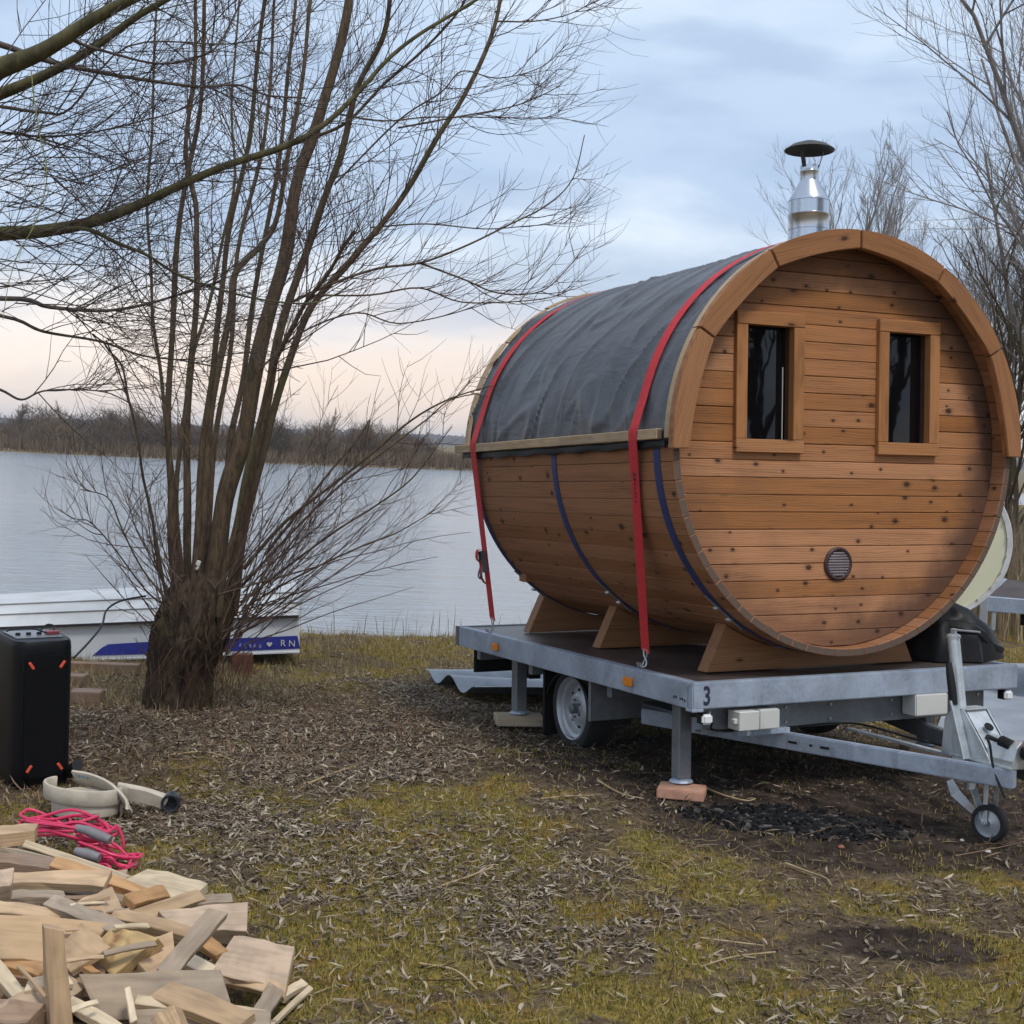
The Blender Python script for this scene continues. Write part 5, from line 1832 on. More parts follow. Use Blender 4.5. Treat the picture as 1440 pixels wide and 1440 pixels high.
for k, (pts, d0, d1, r0, r1) in enumerate(SIDE):
    path = px_path(pts, d0, d1)
    rad = np.linspace(r0, r1, len(path)) / PXM * .62
    side_paths.append(path)
    tbs.tube(path, rad, 5)
tag(link('side_branches', tbs.mesh('side_branches', off=WB), M_stem, willow), kind='stuff')
tw = TB()
for k, (path, rad) in enumerate(stem_paths[:12]):
    right = k in (5, 6, 7, 8, 9)
    cnt = 27 if right else 16
    bias = (1.2, 0, .2) if right else (-.7 if k in (0, 1, 11) else .2, 0, .2)
    twigs_on(tw, path, 0, cnt, .42, .99, (.35, 1.25), (.5, 1.15), (0.0, 0, .75), (4, 8), (.14, .48), .0038, bias)
    twigs_on(tw, path, 0, 5, .2, .45, (.2, .6), (.5, 1.2), (0, 0, .5), (1, 3), (.1, .3), .0028, None)
for k, path in enumerate(side_paths):
    twigs_on(tw, path, 0, 14 if k < 10 else 9, .2, .97, (.25, .8), (.4, 1.0), (.25, 0, .55), (3, 6), (.12, .38), .0028, None)
# suckers from the base, fanning mostly to the right
for k in range(88):
    px = rng.uniform(300, 350) if k < 64 else rng.uniform(228, 262)
    py = rng.uniform(815, 930)
    p = aty(px, py, TYc + rng.uniform(-.32, .1))
    if k < 64:
        an = rng.uniform(.25, 1.35); L = rng.uniform(.5, 1.75)
    else:
        an = rng.uniform(1.65, 2.5); L = rng.uniform(.3, 1.0)
    d = np.array((math.cos(an), rng.uniform(-.35, .35), math.sin(an)))
    br_ = bez_branch(p, d, L, (.1 * rng.standard_normal(), 0, rng.uniform(-.1, .45)), 9, .05)
    r0 = rng.uniform(.0025, .0062)
    tw.tube(br_, np.linspace(r0, r0 * .3, 9), 4)
    if rng.random() < .75:
        twigs_on(tw, br_, 0, 5, .3, .95, (.15, .5), (.4, .9), (.1, 0, .4), (1, 3), (.08, .22), .0018, None)
tag(link('twigs', tw.mesh('twigs', off=WB), M_twig, willow), kind='stuff')
# shaggy shoots and dead stuff hugging the trunk base
tw = TB()
for k in range(110):
    th = rng.uniform(math.pi, 2 * math.pi) if k < 330 else rng.uniform(0, 6.28)
    zz = rng.uniform(.0, .72)
    r_ = .205 * rng.uniform(.98, 1.18)
    p = np.array((WB[0] - .06 + r_ * math.cos(th) + .13 * zz, TYc + r_ * math.sin(th), WB[2] + zz))
    d = np.array((math.cos(th) * .3 + rng.normal(0, .25), math.sin(th) * .3, 1. if rng.random() < .75 else -.7))
    br_ = bez_branch(p, d, rng.uniform(.06, .3), (rng.normal(0, .5), -.1, rng.normal(0, .3)), 6, .16)
    tw.tube(br_, np.linspace(.0038, .0012, 6) * rng.uniform(.6, 1.5), 3)
for k in range(55):      # leaning dead stalks to the right of the base
    p = gnd(rng.uniform(285, 352), rng.uniform(950, 985))
    d = np.array((rng.uniform(-.25, .5), rng.uniform(-.2, .3), 1))
    br_ = bez_branch(p, d, rng.uniform(.12, .34), (rng.normal(0, .3), 0, 0), 5, .1)
    tw.tube(br_, np.linspace(.003, .001, 5), 3)
tag(link('base_shoots', tw.mesh('base_shoots', off=WB), bark_mat('red_brown_shoots', (.045, .028, .018), (.14, .085, .052), (.12, .09, .05), .3, .1), willow), kind='stuff')
# whitish scrap caught in the fork
c = aty(279, 792, TYc - .16)
o = MB().box((0, 0, 0), (.028, .012, .035), rotm('Y', .3)).box((-.006, .002, -.03), (.018, .01, .03), rotm('Y', .5)).build('plastic_scrap', M_white, None, .004)
o.location = c
tag(o, 'small white scrap caught in the fork of the willow stems', 'litter')

# ------------------------------------------------------------------ overhanging tree at the left, its trunk outside the picture
OB = np.array((-4.3, 6.0, float(gz(-4.3, 6.0))))
over = empty('overhanging_tree', 'mossy limbs reaching across the sky from a trunk out of view at the left', 'tree', tuple(OB))
LIMBS = [
    ([(-1500, 1100), (-1450, 600), (-1250, 400), (-800, 330), (-300, 170), (-60, 125), (0, 96), (60, 72), (130, 28), (190, -4), (300, -60)], 6.0, 5.6, 60, 8),
    ([(-1250, 400), (-700, 280), (-120, 175), (0, 132), (70, 102), (130, 68), (190, 25), (240, -5), (300, -50)], 6.0, 6.0, 18, 5),
    ([(-1450, 600), (-900, 480), (-300, 380), (-60, 338), (0, 329), (60, 325), (130, 312), (190, 290), (250, 262), (320, 232), (400, 206), (452, 178), (500, 134), (545, 84), (590, 48), (650, 12), (700, -20)], 6.0, 6.7, 21, 3.2),
    ([(-500, 60), (-60, 52), (0, 63), (60, 84), (130, 100), (200, 112), (280, 122), (336, 120), (376, 134), (430, 138)], 5.9, 6.3, 9, 1.8),
    ([(60, 325), (120, 322), (165, 342), (205, 358), (250, 386), (300, 404), (360, 420), (430, 427), (470, 415), (500, 395)], 6.1, 6.6, 5, 1.5),
    ([(-300, 440), (0, 420), (70, 432), (150, 437), (220, 424), (280, 404), (310, 396)], 6.0, 6.4, 6, 2.0),
    ([(-200, 420), (0, 444), (60, 466), (140, 480), (200, 500), (250, 506), (300, 515)], 6.2, 6.8, 4.5, 1.6),
    ([(150, 480), (170, 530), (190, 600), (205, 690), (222, 770), (236, 850)], 7.6, 8.5, 1.8, 2.6),
    ([(-200, 520), (-40, 540), (0, 548), (30, 562), (60, 550), (110, 548), (150, 552), (180, 565)], 6.2, 6.7, 4, 1.2),
    ([(0, 150), (60, 158), (100, 152), (180, 65), (320, 62), (400, 50)], 6.0, 6.3, 3.5, 1.3),
    ([(95, 50), (110, 60), (150, 73), (230, 90), (300, 70), (330, 20), (350, -20)], 5.8, 6.0, 4, 1.4),
    ([(-100, 180), (0, 186), (60, 192), (130, 186), (200, 170), (260, 150), (310, 100)], 6.0, 6.4, 3, 1.2),
]
over_paths = []
for k, (pts, ya, yb, r0, r1) in enumerate(LIMBS):
    n = len(pts)
    P_ = np.array([aty(x, y, ya + (yb - ya) * i / (n - 1)) for i, (x, y) in enumerate(pts)])
    if k == 0: P_[0] = OB - (0, 0, .1)
    path = catmull(P_, 5)
    f = np.linspace(0, 1, len(path))
    rad = (r1 + (r0 - r1) * (1 - f) ** 1.9) / (F_PX / 6.0) * .8
    over_paths.append(path)
    tb = TB(); tb.tube(path, rad, 9 if k < 3 else 5)
    link('trunk' if k == 0 else 'limb', tb.mesh('limb', off=OB), M_moss if k in (0, 1, 2, 4) else M_twig2, over)
tw = TB()
cfg = {0: (18, .55, .98, (-.1, .1)), 1: (26, .3, .98, 0), 2: (44, .22, .95, 0), 3: (22, .3, .95, 0), 4: (20, .1, .95, 0), 5: (26, .3, .95, 0), 6: (18, .3, .95, 0), 7: (3, .1, .5, 0), 8: (14, .4, .95, 0), 9: (16, .1, .9, 0), 10: (10, .1, .9, 0), 11: (20, .2, .95, 0)}
for k, (cnt, a, b_, _) in cfg.items():
    lv = 3 if k in (1, 2, 5, 6, 11) else 2
    twigs_on(tw, over_paths[k], 0, cnt, a, b_, (.3, 1.1), (.4, 1.2), (.35, 0, .28), (3, 7), (.12, .42), .0026, (0, 0, -.1), lv)
# dense brush of twigs at the left edge
for k in range(52):
    p = aty(rng.uniform(-160, 60), rng.uniform(180, 430), 6.2 + rng.uniform(-.6, .8))
    an = rng.uniform(-.35, .55)
    br_ = bez_branch(p, (math.cos(an), rng.uniform(-.4, .4), math.sin(an)), rng.uniform(.4, 1.2), (0, 0, rng.uniform(.1, .6)), 8, .09)
    tw.tube(br_, np.linspace(.0036, .0012, 8), 3)
    twigs_on(tw, br_, 0, 5, .1, .95, (.15, .5), (.4, 1.), (.1, 0, .3), (1, 4), (.08, .25), .0018, None)
tag(link('twigs', tw.mesh('twigs', off=OB), M_twig2, over), kind='stuff')
# hanging yellow-green shoot
tw = TB()
hp_ = px_path([(45, 110), (52, 150), (66, 240), (48, 300), (28, 345), (10, 410), (4, 445)], 0, 0)
hp_ = np.array([aty(x, y, 5.9) for x, y in ((44, 100), (48, 140), (56, 190), (66, 245), (58, 290), (44, 325), (26, 355), (12, 400), (4, 450))])
tw.tube(catmull(hp_, 4), np.linspace(.0028, .0015, 33), 4)
twigs_on(tw, catmull(hp_, 4), 0, 8, .2, .9, (.05, .14), (.5, 1.2), (0, 0, -.3), (0, 1), (.03, .06), .0014, None)
link('green_shoot', tw.mesh('green_shoot', off=OB), simple('yellow_green_shoot', (.34, .36, .12), .6), over)


# ------------------------------------------------------------------ bare trees at the right and beyond
def bare_tree(seed, H, r0, spread=.6, levels=4, lean=(0, 0), upb=.35, nb=(5, 8), twr=.006, low=.22):
    """returns (trunk mesh builder, crown builder) in local coordinates"""
    global rng
    keep = rng
    rng = np.random.default_rng(seed)
    trunk = TB(); crown = TB()
    d = np.array((lean[0], lean[1], 1.))
    path = bez_branch((0, 0, -.1), d, H * .78, (0, 0, .1), 16, .035)
    trunk.tube(path, np.linspace(r0, r0 * .18, 16), 9)

    def rec(path_, r, L, lv):
        n = len(path_)
        cnt = rng.integers(nb[0], nb[1] + 1) + (6 if lv == levels else 0)
        for i in range(cnt):
            t = (low if lv == levels else .18) + (1 - (low if lv == levels else .18)) * (i + rng.random()) / cnt
            t = min(t, .99)
            j = min(int(t * (n - 1)), n - 2); f = t * (n - 1) - j
            p = path_[j] * (1 - f) + path_[j + 1] * f
            d0 = path_[j + 1] - path_[j]; d0 /= np.linalg.norm(d0)
            s = perp(d0, rng.random() * 6.283)
            a = spread * rng.uniform(.75, 1.35)
            dd = d0 * math.cos(a) + s * math.sin(a)
            L2 = L * rng.uniform(.38, .62) * (1.15 - .55 * t)
            r2 = max(twr * .45, r * rng.uniform(.36, .55) * (1.1 - .5 * t))
            m = 7 if lv > 2 else 4
            b2 = bez_branch(p, dd, L2, (0, 0, upb * rng.uniform(.6, 1.4)), m, .10)
            crown.tube(b2, np.linspace(r2, max(r2 * .3, twr * .3), m), 5 if lv == levels else 3)
            if lv > 1: rec(b2, r2, L2, lv - 1)
    rec(path, r0, H, levels)
    rng = keep
    return trunk.mesh('trunk'), crown.mesh('crown')


def plant_tree(name, x, y, meshes, label, mats, rz=0., s=1., group=None, cat='tree'):
    r = empty(name, label, cat, (x, y, float(gz(x, y)) - .02), rz, group)
    r.scale = (s, s, s)
    for me_, nm, mt in zip(meshes, ('trunk', 'crown'), mats):
        if me_.materials:
            o_ = bpy.data.objects.new(nm, me_); col.objects.link(o_); o_.parent = r
            if me_.materials[0] != mt:
                o_.material_slots[0].link = 'OBJECT'; o_.material_slots[0].material = mt
        else:
            link(nm, me_, mt, r)
    return r


def at_px(px, y):
    return aty(px, 700, y)[0]


tA = bare_tree(301, 9.5, .13, .58, 4, (-.05, 0), .34, (6, 8), .0048, .26)
tB = bare_tree(302, 11., .13, .42, 4, (.04, 0), .40, (5, 7), .008, .30)
tC = bare_tree(303, 8.0, .10, .42, 4, (-.06, 0), .40, (5, 7), .0065, .25)
plant_tree('bare_tree', at_px(1530, 15.5), 15.5, tA, 'large bare grey tree at the right edge whose crown leans in towards the barrel', (M_birchd, M_birch), 1.0, .98)
plant_tree('bare_tree', at_px(1452, 22.), 22., tC, 'bare brown tree standing right of the barrel, its stem cut by the picture edge', (M_birchd, M_birch), 2.1, .95)
plant_tree('bare_tree', at_px(1395, 27.), 27., tC, 'pale bare tree rising behind the right shoulder of the barrel', (M_birch, M_birch), .4, .72)
plant_tree('bare_tree', at_px(1262, 40.), 40., tC, 'thin pale bare tree showing above the roof right of the chimney', (M_birch, M_birch), 4.0, 1.2)
plant_tree('bare_tree', at_px(1228, 44.), 42., tC, 'faint slender bare tree directly right of the chimney', (M_birch, M_birch), 5.2, 1.38)
plant_tree('bare_tree', at_px(1335, 34.), 34., tC, 'faint bare tree over the roof between the chimney tree and the right shoulder tree', (M_birch, M_birch), 2.2, .95)
plant_tree('bare_tree', at_px(1500, 24.), 24., tC, 'bare tree partly hidden behind the large one at the right edge', (M_birchd, M_birch), 3.2, 1.1)
plant_tree('bare_tree', at_px(1478, 18.5), 18.5, tA, 'bare tree close behind the large one, filling the sky above the cream hull', (M_birch, M_birch), 3.9, .92)
# the bank behind the photographer, seen only as reflections in the panes
for k, (x, y, s_) in enumerate(((8.2, 3.2, .8), (10.5, .8, .95), (13.0, 3.6, 1.0), (9.0, -1.6, .9), (15.5, .6, 1.1), (12.0, -3.0, 1.0))):
    plant_tree('bare_tree', x, y, tA, ['bare tree beyond the right edge of the picture, nearest of those mirrored in the panes', 'bare tree beyond the right edge, mirrored in the left pane', 'taller bare tree beyond the right edge, farther from the water', 'bare tree to the right of the photographer, mirrored in the right pane', 'tallest and farthest bare tree beyond the right edge', 'bare tree right and a little behind the photographer'][k], (M_birchd, M_birchd), k * 1.1, s_)
# thicket of trunks and reeds at the right edge, behind the second trailer
for k, (px, yy, s_) in enumerate(((1432, 17.5, .62), (1444, 18.4, .7), (1424, 19.5, .55))):
    plant_tree('willow_shrub', at_px(px, yy), yy, tC, ['brown multi-stemmed shrub right beside the barrel edge above the cream hull', 'brown shrub at the right frame edge behind the grey trailer corner', 'thin brown shrub just visible past the barrel right side'][k], (M_stem, M_stem), k * 1.7, s_, cat='shrub')

# blades and reeds as one mass
def blades(name, P_, H, Wd, mat, lean=.5, tris=1, kind='stuff', off=0):
    n = len(P_)
    az_ = rng.uniform(0, 2 * np.pi, n)
    sx = np.cos(az_) * Wd / 2; sy = np.sin(az_) * Wd / 2
    la = rng.uniform(0, 2 * np.pi, n); lm = H * lean * rng.random(n)
    a = P_ + np.stack([sx, sy, np.zeros(n)], 1); b_ = P_ - np.stack([sx, sy, np.zeros(n)], 1)
    tip = P_ + np.stack([np.cos(la) * lm, np.sin(la) * lm, H * .95], 1)
    if tris == 1:
        V = np.stack([a, b_, tip], 1).reshape(-1, 3)
        T_ = np.arange(3 * n).reshape(-1, 3)
        me_ = raw_mesh(name, V, None, T_)
    else:
        m1 = P_ + np.stack([np.cos(la) * lm * .35, np.sin(la) * lm * .35, H * .55], 1)
        ma = m1 + np.stack([sx, sy, np.zeros(n)], 1) * .8; mb = m1 - np.stack([sx, sy, np.zeros(n)], 1) * .8
        V = np.stack([a, b_, mb, ma, tip], 1).reshape(-1, 3)
        k = np.arange(n)[:, None] * 5
        me_ = raw_mesh(name, V, k + np.array([0, 1, 2, 3]), k + np.array([3, 2, 4]))
    o_ = link(name, me_, mat)
    return tag(o_, kind=kind)


def scatter(n, x0, x1, y0, y1, dens):
    x = rng.uniform(x0, x1, n); y = y0 + (y1 - y0) * rng.random(n) ** 1.25
    keep_ = rng.random(n) < dens(x, y)
    x, y = x[keep_], y[keep_]
    # only keep what the camera could plausibly see, with a margin
    m = np.abs(x) < y * .42 + .9
    x, y = x[m], y[m]
    return np.stack([x, y, gz(x, y)], 1)


land = lambda x, y: (1 - sst(-.35, .1, y - shore_y(x)))
onslab = lambda x, y: ((x > 2.55) & (y > 8.6) & (y < 12.6) & (x > 2.55 + (y - 8.6) * .14)).astype(float)
char = f_char; mud = f_mud_shade; moss = f_moss


def dleaf(x, y):
    v = .10 + 2.1 * np.clip(fbm(x * 1.7, y * 1.7, 131, 4) - .40, 0, 1) + 1.0 * np.clip(fbm(x * 5.5, y * 5.5, 137, 3) - .52, 0, 1)
    v = v + .45 * blob(x, y, 480, 1040, 1.5, 1.2) + .5 * blob(x, y, 480, 1260, .5, .5) + .3 * blob(x, y, 640, 1200, .9, .5) + .35 * blob(x, y, 330, 1160, .6, .6)
    v = v * (1 - .75 * mud(x, y)) * (1 - .9 * char(x, y)) * (1 - .35 * moss(x, y)) * (1 - .45 * sst(.3, 2.2, x) * sst(8, 5.5, y))
    return np.clip(v, 0, 1) ** 1.6 * land(x, y) * (1 - onslab(x, y)) * (1 - .7 * sst(10.5, 12, y))


def leaves(name, P_, Lr, Wr, mat, flat=.35):
    n = len(P_)
    L = rng.uniform(Lr[0], Lr[1], n); w_ = L * rng.uniform(Wr[0], Wr[1], n)
    az_ = rng.uniform(0, 2 * np.pi, n); pit_ = rng.normal(0, flat, n); rol_ = rng.normal(0, flat * 1.4, n)
    d = np.stack([np.cos(az_) * np.cos(pit_), np.sin(az_) * np.cos(pit_), np.sin(pit_)], 1)
    s0 = np.stack([-np.sin(az_), np.cos(az_), np.zeros(n)], 1)
    upv = np.cross(d, s0)
    s = s0 * np.cos(rol_)[:, None] + upv * np.sin(rol_)[:, None]
    nn2 = np.cross(d, s)
    c = P_ + np.array((0, 0, 1)) * (np.abs(np.sin(pit_)) * L * .4 + .004 + .012 * rng.random(n))[:, None]
    curl = rng.uniform(-.25, .35, n) * L
    hv = lambda a, b_, z: c + d * (L * a)[:, None] + s * (w_ * b_)[:, None] + nn2 * z[:, None]
    side_c = rng.uniform(-.25, .25, n) * L
    P0 = hv(-.5, 0, -curl * .4) + s * (side_c * .5)[:, None]
    V = np.stack([P0, hv(-.12, -.5, 0 * L), hv(-.12, .5, 0 * L), hv(.2, -.42, 0 * L), hv(.2, .42, 0 * L), hv(.5, 0, -curl * .5) + s * (side_c * .6)[:, None]], 1).reshape(-1, 3)
    k = np.arange(n)[:, None] * 6
    T_ = np.concatenate([k + np.array([0, 1, 2]), k + np.array([3, 5, 4])]); Q = k + np.array([1, 3, 4, 2])
    return tag(link(name, raw_mesh(name, V, Q, T_), mat), kind='stuff')


pl_ = scatter(560000, -4.6, 4.8, 3.6, 13.8, dleaf)
leaves('leaf_litter', pl_[:58000], (.018, .064), (.12, .24), M_leaf, .24)
leaves('leaf_fragments', pl_[58000:110000], (.006, .022), (.25, .6), M_leaf, .3)
# brown fine litter and dead twigs around the willow, and thinly everywhere
dl2 = lambda x, y: np.clip(.10 + 1.0 * blob(x, y, 230, 1030, 1.6, 1.3) + .5 * blob(x, y, 440, 1000, 1.3, 1.1) + .4 * blob(x, y, 80, 1130, .7, .6), 0, 1) * land(x, y) * (1 - onslab(x, y)) * (1 - .5 * mud(x, y))
pl_ = scatter(110000, -4.6, 4.8, 3.8, 13.6, dl2)
leaves('twig_litter', pl_[:26000], (.03, .12), (.03, .07), M_darklit, .45)
tw = TB()
pl_ = scatter(9000, -4.2, 3.0, 4.2, 12.5, lambda x, y: .03 + .9 * blob(x, y, 250, 1020, 1.7, 1.2) * (rng.random(len(x)) < .35))
for p in pl_[:900]:
    an = rng.uniform(0, 6.28)
    br_ = bez_branch(p + (0, 0, .015), (math.cos(an), math.sin(an), rng.uniform(-.02, .12)), rng.uniform(.12, .45), (rng.normal(0, .4), rng.normal(0, .4), -.08), 5, .08)
    tw.tube(br_, np.linspace(.0030, .0014, 5) * rng.uniform(.6, 1.2), 3)
tag(link('dead_twigs', tw.mesh('dead_twigs'), M_darklit), kind='stuff')
# straw bits
pl_ = scatter(90000, -3.6, 4.6, 3.7, 10.5, lambda x, y: np.clip(.04 + .4 * blob(x, y, 960, 1215, .5, .5) + .10 * fbm(x * 2, y * 2, 171, 3), 0, 1) * (1 - char(x, y)) * (1 - .6 * mud(x, y)))
leaves('straw_bits', pl_[:9000], (.03, .12), (.02, .045), M_drygrass, .14)
# short grass and moss tufts
def dgrass(x, y):
    g = moss(x, y)
    return np.clip(.10 + 1.0 * g * np.clip(g + .1, 0, 1) * (.45 + .9 * fbm(x * 7, y * 7, 211, 3)), 0, 1) * land(x, y) * (1 - .9 * mud(x, y)) * (1 - char(x, y)) * (1 - onslab(x, y))


pl_ = scatter(900000, -5.0, 5.2, 3.5, 14.2, dgrass)
pl_ = pl_[:230000]
blades('grass', pl_, rng.uniform(.008, .034, len(pl_)), .0042, M_grass, .9)
pl_ = scatter(60000, -5.4, 5.6, 9.5, 14.2, lambda x, y: .8 * land(x, y) * (1 - onslab(x, y)) * sst(9.5, 12.5, y))
blades('dry_grass', pl_, rng.uniform(.03, .085, len(pl_)), .006, M_drygrass, .8)
pl_ = scatter(30000, -4.6, -1.2, 8.6, 11.6, lambda x, y: .7 * fbm(x * 2, y * 2, 191, 2) * blob(x, y, 150, 960, 1.4, 1.0))
blades('dry_grass', pl_, rng.uniform(.04, .14, len(pl_)), .005, M_drygrass, .9)
# reeds at the lake edge
xr = rng.uniform(-6, 2.2, 260); yr = shore_y(xr) + rng.uniform(-.5, .3, 260)
blades('reeds', np.stack([xr, yr, gz(xr, yr)], 1), rng.uniform(.12, .42, 260), .008, M_reed, .35, 2)
xr = rng.uniform(5.0, 13, 12000); yr = rng.uniform(14.8, 24, 12000); m = (xr / yr > .33) & (xr / yr < .47)
xr, yr = xr[m], yr[m]
blades('reeds', np.stack([xr, yr, gz(xr, yr)], 1), rng.uniform(.5, 1.7, len(xr)), .014, M_reed, .35, 2)
# charcoal bits
def dchar(x, y):
    return np.clip(char(x, y) * 1.1 - .1, 0, 1)


c = gnd(1110, 1155)
x = rng.normal(c[0], .5, 6000); y = rng.normal(c[1], .26, 6000); k = rng.random(6000) < dchar(x, y)
x, y = x[k][:1500], y[k][:1500]
cbm = MB()
for xx, yy in zip(x, y):
    s_ = rng.uniform(.006, .024)
    cbm.box((xx, yy, float(gz(xx, yy)) + s_ * .25), (s_ * rng.uniform(.7, 1.8), s_, s_ * .6), np.array(Matrix.Rotation(rng.uniform(0, 6), 3, 'Z') @ Matrix.Rotation(rng.uniform(-.5, .5), 3, 'X')))
tag(cbm.build('charcoal', M_coal, None), kind='stuff')
# soil crumbs in the mud patches
x = rng.uniform(-3, 4.5, 60000); y = rng.uniform(3.8, 9.2, 60000); k = rng.random(60000) < .35 * mud(x, y) * (1 - onslab(x, y)) + .02
x, y = x[k][:7000], y[k][:7000]
n = len(x); s_ = rng.uniform(.004, .016, n); zz = gz(x, y)
tet = np.array([(1, 0, 0), (-.5, .87, 0), (-.5, -.87, 0), (0, 0, .9)])
an = rng.uniform(0, 6.28, n)
V = np.stack([x[:, None] + s_[:, None] * (tet[None, :, 0] * np.cos(an)[:, None] - tet[None, :, 1] * np.sin(an)[:, None]), y[:, None] + s_[:, None] * (tet[None, :, 0] * np.sin(an)[:, None] + tet[None, :, 1] * np.cos(an)[:, None]), zz[:, None] + s_[:, None] * tet[None, :, 2]], -1).reshape(-1, 3)
kk = np.arange(n)[:, None] * 4
tag(link('soil_crumbs', raw_mesh('soil_crumbs', V, None, np.concatenate([kk + np.array(q_) for q_ in ((0, 1, 3), (1, 2, 3), (2, 0, 3))])), island_mat('soil_crumbs', [(0., (.02, .014, .01)), (.7, (.06, .043, .03)), (1., (.15, .12, .09))])), kind='stuff')

# single sticks and stones that can be pointed at
STK = [
    ([(700, 1222), (660, 1238), (620, 1252), (621, 1255), (680, 1268), (745, 1279)], .0045, 'bent straw-coloured stalk forming a sharp V on the moss'),
    ([(1104, 1219), (1135, 1231), (1160, 1240), (1170, 1252)], .005, 'pale curved stalk on the grass below the drawbar'),
    ([(990, 1112), (1020, 1124), (1050, 1131), (1062, 1128)], .006, 'pale stick beside the paving brick'),
    ([(760, 1128), (800, 1124), (836, 1123)], .0045, 'short level stick left of the paving brick'),
    ([(432, 1108), (470, 1092), (505, 1080)], .007, 'brown stick slanting on the leaves right of the hose'),
    ([(590, 1362), (640, 1372), (672, 1400)], .005, 'brown curved twig near the bottom middle of the ground'),
    ([(985, 1325), (1040, 1332), (1075, 1336)], .004, 'thin dark twig below the mud patch at the right'),
    ([(840, 1102), (872, 1120), (905, 1128)], .005, 'stick slanting towards the paving brick from the left'),
    ([(240, 1066), (290, 1062), (345, 1078), (400, 1082)], .005, 'long pale stick on the litter in front of the willow'),
    ([(1090, 1345), (1030, 1352), (985, 1366)], .0035, 'pale thin stick on the grass at the lower right'),
]
M_stick = bark_mat('pale_stick', (.28, .20, .11), (.46, .36, .22), (.3, .22, .12), .2, .1)
for pts, r, lb in STK:
    P_ = catmull(np.array([gnd(x, y) + (0, 0, .012 + r) for x, y in pts]), 5)
    tb = TB(); tb.tube(P_ - P_[0], np.linspace(r, r * .6, len(P_)), 6)
    o = link('stick', tb.mesh('stick'), M_stick); o.location = P_[0]
    tag(o, lb, 'stick')
for px, py, s_, lb in ((183, 1040, .022, 'small white stone on the leaf litter, left of a close pair'), (190, 1041, .024, 'small white stone on the leaf litter, right of a close pair'), (1388, 1199, .028, 'pale pebble on the mud below the jockey wheel'), (1182, 1193, .03, 'small red-brown stone at the edge of the charcoal'), (1352, 1183, .022, 'flat pale pebble left of the jockey wheel')):
    c = gnd(px, py)
    b_ = bmesh.new(); bmesh.ops.create_icosphere(b_, subdivisions=2, radius=s_ * .5)
    for v_ in b_.verts: v_.co *= 1 + .25 * math.sin(v_.co.x * 180 + v_.co.y * 90); v_.co.z *= .6
    me_ = bpy.data.meshes.new('pebble'); b_.to_mesh(me_); b_.free()
    o = link('pebble', me_, simple('pebble_stone', (.25, .09, .06) if 'red' in lb else (.5, .47, .42), .7)); o.location = (c[0], c[1], c[2] + s_ * .2)
    tag(o, lb, 'stone')

# ------------------------------------------------------------------ far bank
def bush_mesh(seed, H, Wd, n, r):
    g = np.random.default_rng(seed)
    tb = TB()
    for _ in range(n):
        x, y = g.normal(0, Wd * .28, 2)
        h = H * g.uniform(.45, 1.) * math.exp(-(x / Wd) ** 2 * 1.5)
        p = np.array([(x, y, -.1), (x + g.normal(0, .12) * h + x * .15, y, h * .4), (x + g.normal(0, .2) * h + x * .35, y + g.normal(0, .1), h * .75), (x + g.normal(0, .25) * h + x * .5, y, h)])
        tb.tube(p, np.array([r, r * .8, r * .5, r * .2]), 3)
        for _k in range(4):
            q0_ = p[g.integers(1, 4)]
            q1_ = q0_ + np.array((g.normal(0, .16) * H, g.normal(0, .1) * H, g.uniform(.05, .3) * H))
            tb.tube(np.array([q0_, (q0_ + q1_) / 2 + g.normal(0, .03, 3), q1_]), np.array([r * .5, r * .4, r * .2]), 3)
    return tb.mesh('twigs')


bms = [bush_mesh(500 + k, H, w_, n, r) for k, (H, w_, n, r) in enumerate(((2.4, 3.0, 330, .04), (3.0, 2.4, 260, .04), (2.0, 4.0, 380, .04), (4.2, 2.2, 210, .045), (1.6, 4.5, 420, .035)))]
far_t = [bare_tree(320 + k, H, .12, .5, 3, (0, 0), .3, (6, 9), .03) for k, H in enumerate((6., 7.))]
g2 = np.random.default_rng(77)
cnt = 0
for i in range(74):
    px = -40 + i * 10.2 + g2.uniform(-5, 5)
    if px > 715: break
    dist = 121 + g2.uniform(0, 7) + 3 * math.sin(i)
    x = at_px(px, dist)
    right_low = px > 565
    kind_ = g2.choice([2, 4, 4]) if right_low else g2.choice([0, 1, 2, 0, 2, 3], p=[.25, .2, .2, .15, .1, .1])
    s_ = g2.uniform(.6, .95) * (.62 if right_low else 1.) * (.7 if px < 60 else 1)
    o = bpy.data.objects.new('bush', bms[kind_]); col.objects.link(o)
    mt = M_farbush2 if g2.random() < .45 and not right_low else M_farbush
    if not bms[kind_].materials: bms[kind_].materials.append(M_farbush)
    o.material_slots[0].link = 'OBJECT'; o.material_slots[0].material = mt
    o.location = (x, dist, float(gz(x, dist)) - .05); o.rotation_euler = (0, 0, g2.uniform(0, 6.28)); o.scale = (s_, s_, s_ * g2.uniform(.85, 1.2))
    tag(o, ['medium', 'tall upright', 'low dense', 'tallest thin', 'low wide'][kind_] + (' dark brown' if mt is M_farbush2 else ' light brown') + ' leafless bush in the front row along the far lake bank', 'bush', 'bushes along the far bank')
